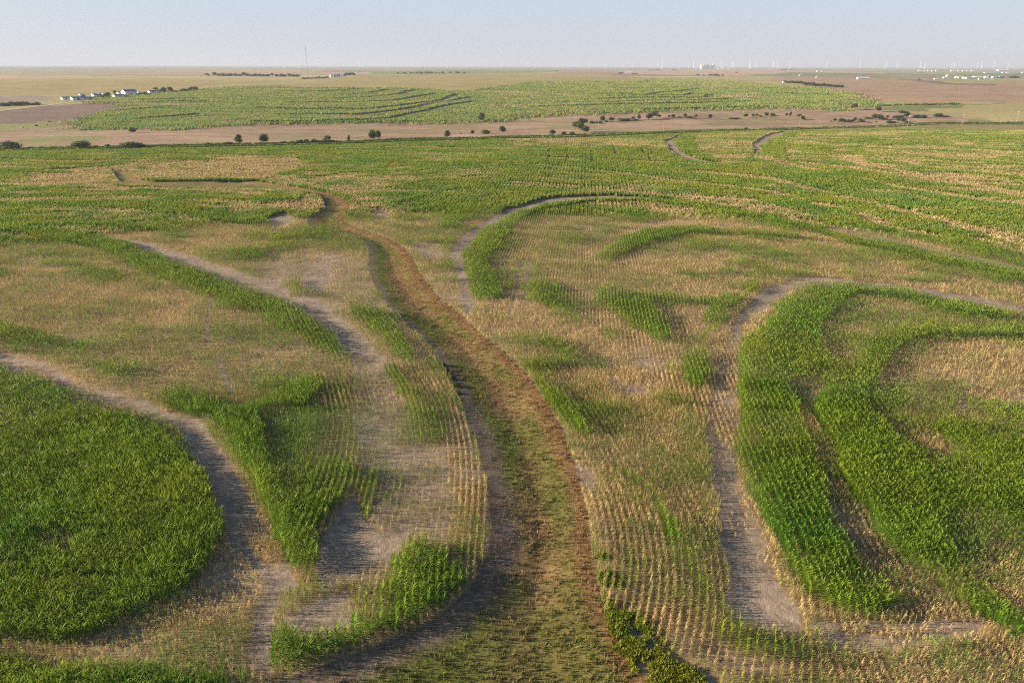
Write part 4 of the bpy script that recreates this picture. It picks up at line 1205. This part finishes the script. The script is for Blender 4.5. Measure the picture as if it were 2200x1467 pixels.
# ------------------------------------------------------------------ farm buildings
def shed(px, py, wpx, hpx, label, deep=.55, rz=0.0, roof=None, wall=None, name='farm_shed', cat='shed', low=.62, group=None, door=True):
    """gabled shed, ridge along its length; px, py = foot of the middle of its near side"""
    x, y, z, m = place(px, py)
    L, H = wpx * m * (.86 if rz > .5 else 1), hpx * m
    D = max(L * deep, 4)
    y += D * .5
    t_ = thing(name, label, cat, (x, y, float(ground_z(np.array([x]), np.array([y]))[0])), rz, (1, 1, 1), group)
    e = H * low
    def walls(bm):
        v = [bm.verts.new(p) for p in ((-L / 2, -D / 2, -1), (L / 2, -D / 2, -1), (L / 2, D / 2, -1), (-L / 2, D / 2, -1), (-L / 2, -D / 2, e), (L / 2, -D / 2, e), (L / 2, D / 2, e), (-L / 2, D / 2, e), (-L / 2, 0, H - .12), (L / 2, 0, H - .12))]
        for f in ((0, 1, 5, 4), (2, 3, 7, 6), (1, 2, 6, 9, 5), (3, 0, 4, 8, 7), (4, 5, 9, 8), (6, 7, 8, 9)):
            bm.faces.new([v[i] for i in f])
    part('wall', bm_mesh('wall', walls, wall or M_WHITE), t_)
    def roof_(bm):
        o_, th_ = .25 + .01 * L, .14
        for s_ in (-1, 1):
            pts = [(-L / 2 - o_, s_ * (D / 2 + o_), e - o_ * (H - e) / (D / 2)), (L / 2 + o_, s_ * (D / 2 + o_), e - o_ * (H - e) / (D / 2)), (L / 2 + o_, s_ * .001, H), (-L / 2 - o_, s_ * .001, H)]
            lo_ = [bm.verts.new((p[0], p[1], p[2])) for p in pts]
            hi_ = [bm.verts.new((p[0], p[1], p[2] + th_)) for p in pts]
            for f in ((0, 1, 2, 3), (7, 6, 5, 4), (0, 4, 5, 1), (1, 5, 6, 2), (2, 6, 7, 3), (3, 7, 4, 0)):
                bm.faces.new([(lo_ + hi_)[i] for i in f])
    part('roof', bm_mesh('roof', roof_, roof or M_ROOFB), t_)
    if door:
        def d_(bm):
            b_box(bm, -min(L * .14, 2.4), -D / 2 - .06, 0, min(L * .14, 2.4), -D / 2 + .02, e * .72)
        part('door', bm_mesh('door', d_, M_STEEL if D > 8 else M_DARK), t_)
    return t_

FS = 'white farmstead sheds'
TL = .95
shed(137.5, 214.4, 17, 5.5, 'small white shed with blue-grey roof, outermost at the lane end of the farm', .7, TL, group=FS)
shed(163, 215.4, 27, 6.5, 'long low white barn with two gables beside the cattle pens', .5, TL, group=FS)
shed(189, 214.6, 22, 5.5, 'low blue-sided shed adjoining the long white barn', .5, TL, M_ROOFB, M_STEEL, group=FS)
shed(172.5, 205, 8, 3, 'tiny white shed set back behind the long barn', .7, TL, M_ROOFW, group=FS)
shed(206, 208.6, 20, 6, 'white open-fronted shed with dark blue roof in the middle of the farm', .6, TL, group=FS)
shed(199, 204, 8, 3, 'small white hut behind the open-fronted shed', .7, TL, M_ROOFW, group=FS)
shed(213.5, 203.6, 6, 3, 'little white trailer house beside the farm trees', .6, TL, M_ROOFW, group=FS)
shed(222, 204, 8, 3.2, 'low pale hut hidden among the farm trees', .6, TL, M_ROOFW, group=FS)
shed(251.5, 211.3, 23, 8, 'white gabled barn with blue-grey side at the field edge', .6, TL, group=FS)
shed(257, 202.5, 14, 5, 'dark-roofed shed squeezed between the two large barns', .6, TL, M_ROOFB, M_STEEL, group=FS)
shed(273.5, 204.4, 30, 10.5, 'largest white barn of the farm with long lean-to roof', .7, TL, group=FS)
shed(297, 200.2, 6.5, 2.6, 'tiny pale hut on the bare yard beside the largest barn', .6, TL, M_ROOFW, group=FS)
shed(325, 201.8, 17, 7, 'white farmhouse with bright gable behind the hedge', .6, TL, name='farmhouse', cat='house', group=FS)
shed(339, 199.8, 15, 6, 'blue-roofed barn beyond the farmhouse', .6, TL, M_ROOFB, M_STEEL, name='farm_barn', cat='barn', group=FS)
shed(442, 164, 6, 2, 'small white shed at the end of the long far shelterbelt', .7, 0, M_ROOFW, group=None)
shed(689, 167.5, 5, 2.2, 'low white shed on the mast side of the blue bins', .7, 0, M_ROOFW)
shed(701, 167, 6, 2.6, 'pale flat shed beside the blue bins', .7, 0, M_ROOFW)
shed(735, 164.2, 8, 3, 'low grey shed beyond the blue bins', .7, 0, M_STEEL, M_STEEL)
shed(1351, 159, 13, 4, 'white farm building alone on the far pink field edge', .5, 0, M_ROOFW, name='farm_building', cat='farm building')
shed(1343, 159.4, 5, 2.6, 'small brown-roofed shed beside the lone white farm building', .7, 0, M_ROOFR)
FR = 'sheds of the far hamlet'
shed(1855, 170.6, 25, 4.4, 'long white building alone on the green strip before the stubble hill', .25, .05, M_ROOFW, name='long_barn', cat='barn')
shed(1685.5, 178, 6, 2.6, 'small white cabin on the edge of the terraced corn by the grove', .7, 0, M_ROOFW, name='cabin', cat='cabin')
shed(1738, 180.6, 4, 2, 'white trailer half hidden in the dark grove', .6, 0, M_ROOFW, name='trailer', cat='trailer')
shed(1755.5, 167.6, 4, 2.2, 'small white shed on the green strip before the long white building', .7, 0, M_ROOFW, group=FR)
shed(1720, 163.2, 6, 2, 'low white shed beyond the pink field', .6, 0, M_ROOFW, group=FR)
shed(1757.5, 154.6, 5, 2, 'bright white shed alone far out on the plain past the grain elevator', .6, 0, M_ROOFW, group=FR)
shed(1766, 155, 3, 1.6, 'tiny white shed paired with the bright one far out on the plain', .6, 0, M_ROOFW, group=FR)
for i, (px, w, h) in enumerate([(1977, 7, 1.8), (1988, 4, 1.6), (1995, 4, 2), (2004, 5, 1.6), (2012, 4, 2), (2048, 9, 1.6), (2060, 5, 1.8), (2071, 6, 1.6), (2079, 4, 1.6), (2091, 7, 1.7)]):
    shed(px, 153.6, w, h, 'bright white shed, ' + nth(i + 1) + ' from the farm in the thin row of the distant hamlet', .5, 0, M_ROOFW, group='thin row of the distant hamlet', door=False)
shed(2156, 153.2, 22, 3.6, 'largest white warehouse of the distant hamlet', .35, 0, M_ROOFW, name='warehouse', cat='warehouse')
for i, (px, py, w, h) in enumerate([(2118, 157.6, 6, 1.6), (2158, 157.6, 8, 2), (2166, 157.6, 6, 2), (2199, 157.6, 6, 2.2)]):
    shed(px, py, w, h, 'pale low shed, ' + nth(i + 1) + ' from the farm in front of the largest warehouse', .5, 0, M_ROOFW, group='sheds before the warehouse', door=False)
for i, (px, py, w, h, rf) in enumerate([(2055, 168.6, 5, 1.8, M_ROOFW), (2063, 168.2, 8, 2.6, M_ROOFR), (2062, 167.6, 14, 3.4, M_ROOFW), (2076, 169.2, 12, 3.2, M_ROOFW), (2086, 170, 18, 3.6, M_STEEL), (2102, 168.4, 18, 4.2, M_ROOFW), (2108, 171.2, 9, 2, M_ROOFR), (2012, 171, 8, 2, M_ROOFW), (2190, 168, 10, 2.6, M_STEEL)]):
    shed(px, py, w, h, 'shed, ' + nth(i + 1) + ' counted along the yard of the blue grain bins', .5, 0, rf, M_WHITE if rf is not M_STEEL else M_STEEL, group='yard sheds by the blue bins', door=False)

def grain_bin(px, py, wpx, hpx, label, mat, group, name='grain_bin'):
    x, y, z, m = place(px, py)
    r_, h_ = wpx * m / 2, hpx * m
    t_ = thing(name, label, 'grain bin', (x, y + r_, z), 0, (1, 1, 1), group)
    part('wall', bm_mesh('wall', lambda bm: b_tube(bm, [((0, 0, -1), r_), ((0, 0, h_ * .78), r_)], 20), mat), t_)
    part('roof', bm_mesh('roof', lambda bm: b_tube(bm, [((0, 0, h_ * .78), r_ * 1.03), ((0, 0, h_ * .97), r_ * .16), ((0, 0, h_), r_ * .12)], 20), M_STEEL), t_)
for i, (px, w, h, mt) in enumerate([(711.5, 6.5, 7, M_STEEL), (718, 5.5, 6, M_BLUE), (723.5, 5.5, 6.5, M_BLUE), (728, 5, 6.6, M_BLUE)]):
    grain_bin(px, 166.6 - i * .5, w, h, ('pale steel' if i == 0 else 'blue steel') + ' grain bin, ' + nth(i + 1) + ' from the farm by the radio mast', mt, 'grain bins by the radio mast')
for i, (px, w, h, mt) in enumerate([(2119, 7, 5, M_STEEL), (2126, 7.5, 5.4, M_BLUE), (2134.5, 8, 5, M_WHITE), (2142, 6.5, 4.6, M_BLUE), (2148, 6, 5, M_STEEL), (2155, 7.5, 5.2, M_BLUE)]):
    grain_bin(px, 168.6, w, h, {id(M_STEEL): 'pale steel', id(M_BLUE): 'blue', id(M_WHITE): 'white'}[id(mt)] + ' grain bin, ' + nth(i + 1) + ' from the farm in the stubble crest row', mt, 'grain bins on the stubble crest')

# small white elevator left of those bins
x, y, z, m = place(2036, 168.6)
t_ = thing('grain_elevator', 'small white elevator tower with low side shed on the stubble crest', 'elevator', (x, y, z))
part('tower', bm_mesh('tower', lambda bm: b_box(bm, -3 * m, 0, -1, 3 * m, 5 * m, 5.4 * m), M_WHITE), t_)
part('shed', bm_mesh('shed', lambda bm: b_box(bm, -9 * m, 0, -1, -3.02 * m, 5 * m, 2.4 * m), M_ROOFW), t_)
part('headhouse', bm_mesh('headhouse', lambda bm: b_box(bm, -1.6 * m, 1 * m, 5.4 * m, 2.2 * m, 4 * m, 7 * m), M_WHITE), t_)

# grain elevator on the horizon
x, y, z, m = place(1520, 149.0)
t_ = thing('grain_elevator', 'tall pale concrete grain elevator with a row of silos on the horizon', 'elevator', (x, y, z))
r_ = 2.05 * m
def silo_me(h_):
    return bm_mesh('silo', lambda bm: b_tube(bm, [((0, 0, -2), r_), ((0, 0, h_), r_), ((0, 0, h_ + .2 * m), r_ * .4)], 16), M_CONC)
SA, SB = silo_me(8.4 * m), silo_me(7.6 * m)
for i in range(7):
    part('silo', SA if i % 4 else SB, t_, ((-13.2 + 4.1 * i * .94) * m, 0, 0))
for i in range(7):
    part('silo', SA, t_, ((-13.2 + 4.1 * i * .94) * m, 2 * r_ * 1.0, 0))
part('gallery', bm_mesh('gallery', lambda bm: b_box(bm, -14 * m, .2 * m, 8.3 * m, 11 * m, 2.4 * m, 9.1 * m), M_CONC), t_)
part('headhouse', bm_mesh('headhouse', lambda bm: (b_box(bm, 11.1 * m, -1 * m, -2, 14.6 * m, 4 * m, 9.6 * m), b_box(bm, 11.6 * m, 0, 9.6 * m, 13.6 * m, 3 * m, 12.4 * m)), M_CONC), t_)
part('annex', bm_mesh('annex', lambda bm: b_box(bm, -15.6 * m, 0, -2, -14.9 * m, 3 * m, 6.2 * m), M_WHITE), t_)
for i, (px, w) in enumerate([(1497, 4), (1546, 7), (1556, 5), (1566, 4)]):
    shed(px, 149.3, w, 1.6, 'low white shed, ' + nth(i + 1) + ' from the farm at the foot of the grain elevator', .6, 0, M_ROOFW, group='sheds at the grain elevator', door=False)

# ------------------------------------------------------------------ radio mast
x, y, z, m = place(662.5, 165.5)
Hm = 58 * m
t_ = thing('radio_mast', 'thin dark lattice radio mast with guy wires rising over the far fields', 'radio mast', (x, y, z))
def mast(bm):
    w_ = .55
    cs = [(w_ * math.cos(a), w_ * math.sin(a)) for a in (0.3, 2.39, 4.49)]
    for cx_, cy_ in cs:
        b_bar(bm, (cx_, cy_, 0), (cx_, cy_, Hm), .13, 4)
    nz = 44
    for k in range(nz):
        z0, z1 = Hm * k / nz, Hm * (k + 1) / nz
        for i in range(3):
            a_, b_ = cs[i], cs[(i + 1) % 3]
            b_bar(bm, (a_[0], a_[1], z0), (b_[0], b_[1], z1), .06, 3)
part('lattice', bm_mesh('lattice', mast, M_MAST), t_)
part('antenna', bm_mesh('antenna', lambda bm: (b_bar(bm, (0, 0, Hm * .90), (0, 0, Hm * 1.03), .35, 6), b_bar(bm, (-1.4, 0, Hm * .93), (1.4, 0, Hm * .93), .25, 5), b_bar(bm, (0, -1.2, Hm * .97), (0, 1.2, Hm * .97), .22, 5)), M_MAST), t_)
for k in range(3):
    a = .3 + k * 2.094
    part('guy_wire', bm_mesh('guy_wire', lambda bm: [b_bar(bm, (math.cos(a) * .5, math.sin(a) * .5, Hm * q), (math.cos(a) * Hm * .6, math.sin(a) * Hm * .6, -2), .03, 3) for q in (.5, .92)], M_MAST), t_)

# ------------------------------------------------------------------ utility poles
def pole_me():
    def build(bm):
        b_tube(bm, [((0, 0, -.5), .17), ((0, 0, 10.5), .11)], 7)
    return bm_mesh('shaft', build, M_WOOD)
PM = pole_me()
XM = bm_mesh('crossarm', lambda bm: b_box(bm, -1.25, -.07, 9.6, 1.25, .07, 9.78), M_WOOD)
IM = bm_mesh('insulator', lambda bm: [b_tube(bm, [((q, 0, 9.782), .05), ((q, 0, 9.95), .07), ((q, 0, 10.05), .03)], 6) for q in (-1.1, -.5, .5, 1.1)], M_CONC)
POLES = [(675.5, 269, 'on the dry slope under the terraced corn'), (831.5, 284, 'in the pale valley grass behind the twin trees'), (1284.5, 288, 'on the dry bank just behind the road near the creek bend'), (1425, 286, 'on the bank behind the road in mid valley'), (1153.5, 198, 'high in the terraced corn by its sharp corner'),
         (1320.5, 196, 'in the terraced corn below the straw field edge'), (1512, 201, 'in the yellowing corn near the bare washouts'), (1717, 273, 'on the stubble behind the road below the creek line'), (1950, 272, 'on the road bank below the creek thicket'), (2066, 270, 'beside the gravel road near its far end'), (1071, 166, 'on the straw field skyline'),
         (2184, 262, 'on the yellow-green field past the thicket'), (72, 223, 'beside the lane to the farm'), (310, 197, 'behind the hedge of the farmhouse'), (440.5, 188, 'on the yellow field edge beyond the farm')]
for px, py, wh in POLES:
    x, y, z, m = place(px, py)
    t_ = thing('utility_pole', 'thin wooden utility pole ' + wh, 'utility pole', (x, y, z), math.radians(80), (1.0, 1.0, 1.1), 'utility poles')
    part('shaft', PM, t_); part('crossarm', XM, t_); part('insulator', IM, t_)

# ------------------------------------------------------------------ wind turbines
TW = bm_mesh('tower', lambda bm: b_tube(bm, [((0, 0, -4), 2.6), ((0, 0, 86), 1.5)], 10), M_TOWER)
NA = bm_mesh('nacelle', lambda bm: (b_box(bm, -5.5, -1.9, 86.02, 4.5, 1.9, 90), b_bar(bm, (4.5, 0, 88), (7.2, 0, 88), 1.7, 8)), M_TOWER)
def blade(bm):
    secs = [(1.2, 1.0, .9), (6, 1.9, .7), (12, 2.2, .5), (30, 1.5, .3), (48, .5, .12)]
    prev = None
    for z_, c_, th_ in secs:
        cur = [bm.verts.new(p) for p in ((0, -c_ * .35, z_), (th_, 0, z_), (0, c_ * .65, z_), (-th_, 0, z_))]
        if prev:
            for k in range(4):
                bm.faces.new((prev[k], prev[(k + 1) % 4], cur[(k + 1) % 4], cur[k]))
        else:
            bm.faces.new(cur[::-1])
        prev = cur
    bm.faces.new(prev)
BL = bm_mesh('blade', blade, M_TOWER)
# x, hub y, foot y in the enlarged crops (four crops side by side, 4x)
TUR = [(0, 50, 172, 200), (0, 260, 160, 198), (0, 610, 168, 200), (0, 685, 166, 204), (0, 862, 170, 200), (0, 972, 170, 214), (0, 1065, 168, 200), (0, 1230, 162, 218), (0, 1372, 166, 202), (0, 1535, 168, 214), (0, 1705, 160, 204), (0, 1835, 160, 212), (0, 1872, 162, 234), (0, 2056, 172, 240), (0, 2160, 160, 222),
       (2200, 70, 172, 232), (2200, 125, 168, 205), (2200, 238, 160, 236), (2200, 370, 160, 234), (2200, 537, 157, 232), (2200, 577, 158, 206), (2200, 716, 155, 206), (2200, 753, 152, 212), (2200, 890, 156, 206), (2200, 918, 150, 200), (2200, 1131, 154, 213), (2200, 1221, 152, 200), (2200, 1391, 151, 212), (2200, 1590, 140, 190), (2200, 1642, 148, 215), (2200, 1812, 152, 196), (2200, 1977, 153, 213), (2200, 2111, 150, 192),
       (4400, 138, 152, 206), (4400, 208, 155, 198), (4400, 242, 157, 196), (4400, 393, 155, 200), (4400, 415, 160, 200), (4400, 573, 157, 200), (4400, 671, 157, 204), (4400, 797, 157, 198), (4400, 960, 161, 203), (4400, 1037, 162, 206), (4400, 1186, 163, 203), (4400, 1249, 162, 209), (4400, 1290, 158, 220), (4400, 1349, 167, 206), (4400, 1443, 165, 212), (4400, 1522, 168, 206), (4400, 1562, 157, 215), (4400, 1640, 162, 204), (4400, 1684, 166, 202), (4400, 1801, 163, 219), (4400, 1885, 171, 212), (4400, 1903, 165, 215), (4400, 2040, 172, 226), (4400, 2050, 174, 222), (4400, 2098, 170, 218),
       (6600, 42, 170, 225), (6600, 80, 171, 222), (6600, 188, 175, 227), (6600, 503, 175, 222), (6600, 790, 177, 226), (6600, 1010, 181, 230), (6600, 1106, 180, 225), (6600, 1307, 177, 228), (6600, 1343, 181, 230), (6600, 1578, 181, 222), (6600, 1597, 182, 228), (6600, 1798, 177, 222), (6600, 1832, 174, 227), (6600, 1940, 175, 222), (6600, 2062, 177, 222)]
tp = sorted([((a + b) / 4.0, 90 + hy / 4.0, 90 + fy / 4.0) for a, b, hy, fy in TUR])
MASTX, ELX = 660, 1520
left_ = [t for t in tp if t[0] < MASTX][::-1]
mid_ = [t for t in tp if MASTX <= t[0] < 1100]
mid2 = [t for t in tp if 1100 <= t[0] < ELX][::-1]
right_ = [t for t in tp if t[0] >= ELX]
WIND = math.radians(165)
for lst, wh in ((left_, 'from the radio mast towards the farm'), (mid_, 'from the radio mast towards the elevator'), (mid2, 'from the grain elevator towards the mast'), (right_, 'past the grain elevator towards the hamlet')):
    for i, (px, hy, fy) in enumerate(lst):
        d = FOC * 88.0 / max(fy - hy, 8.5) / 1.0
        d = min(d, 15000.0)
        ray = (px - CX) * CR + FOC * CF - (fy - CY) * CU
        hd = ray[:2] / (ray @ CF)
        x, y = hd * d
        z = float(base_h(np.array([x]), np.array([y]))[0])
        adj = 'faint white' if d > 10500 else 'white'
        t_ = thing('wind_turbine', adj + ' wind turbine on the horizon, ' + nth(i + 1) + ' ' + wh, 'wind turbine', (x, y, z), WIND + random.uniform(-.12, .12), (1, 1, 1), 'wind turbines on the horizon')
        part('tower', TW, t_); part('nacelle', NA, t_)
        ph = random.uniform(0, 2.09)
        for k in range(3):
            part('blade', BL, t_, (6.2, 0, 88), (ph + k * 2.0944, 0, 0))

# ------------------------------------------------------------------ haze
hz = bm_mesh('haze', lambda bm: b_box(bm, -29000, -29000, -40, 29000, 29000, 215), bpy.data.materials.new('haze'))
hm = hz.materials[0]
hm.use_nodes = True
hm.node_tree.nodes.clear()
ho = hm.node_tree.nodes.new('ShaderNodeOutputMaterial')
pv = hm.node_tree.nodes.new('ShaderNodeVolumePrincipled')
pv.inputs['Color'].default_value = (.46, .53, .68, 1)
pv.inputs['Density'].default_value = 8.5e-5
pv.inputs['Anisotropy'].default_value = .05
hm.node_tree.links.new(pv.outputs[0], ho.inputs['Volume'])
tag(link(bpy.data.objects.new('haze', hz)), 'thin pale haze over the plain', None, None, 'stuff')
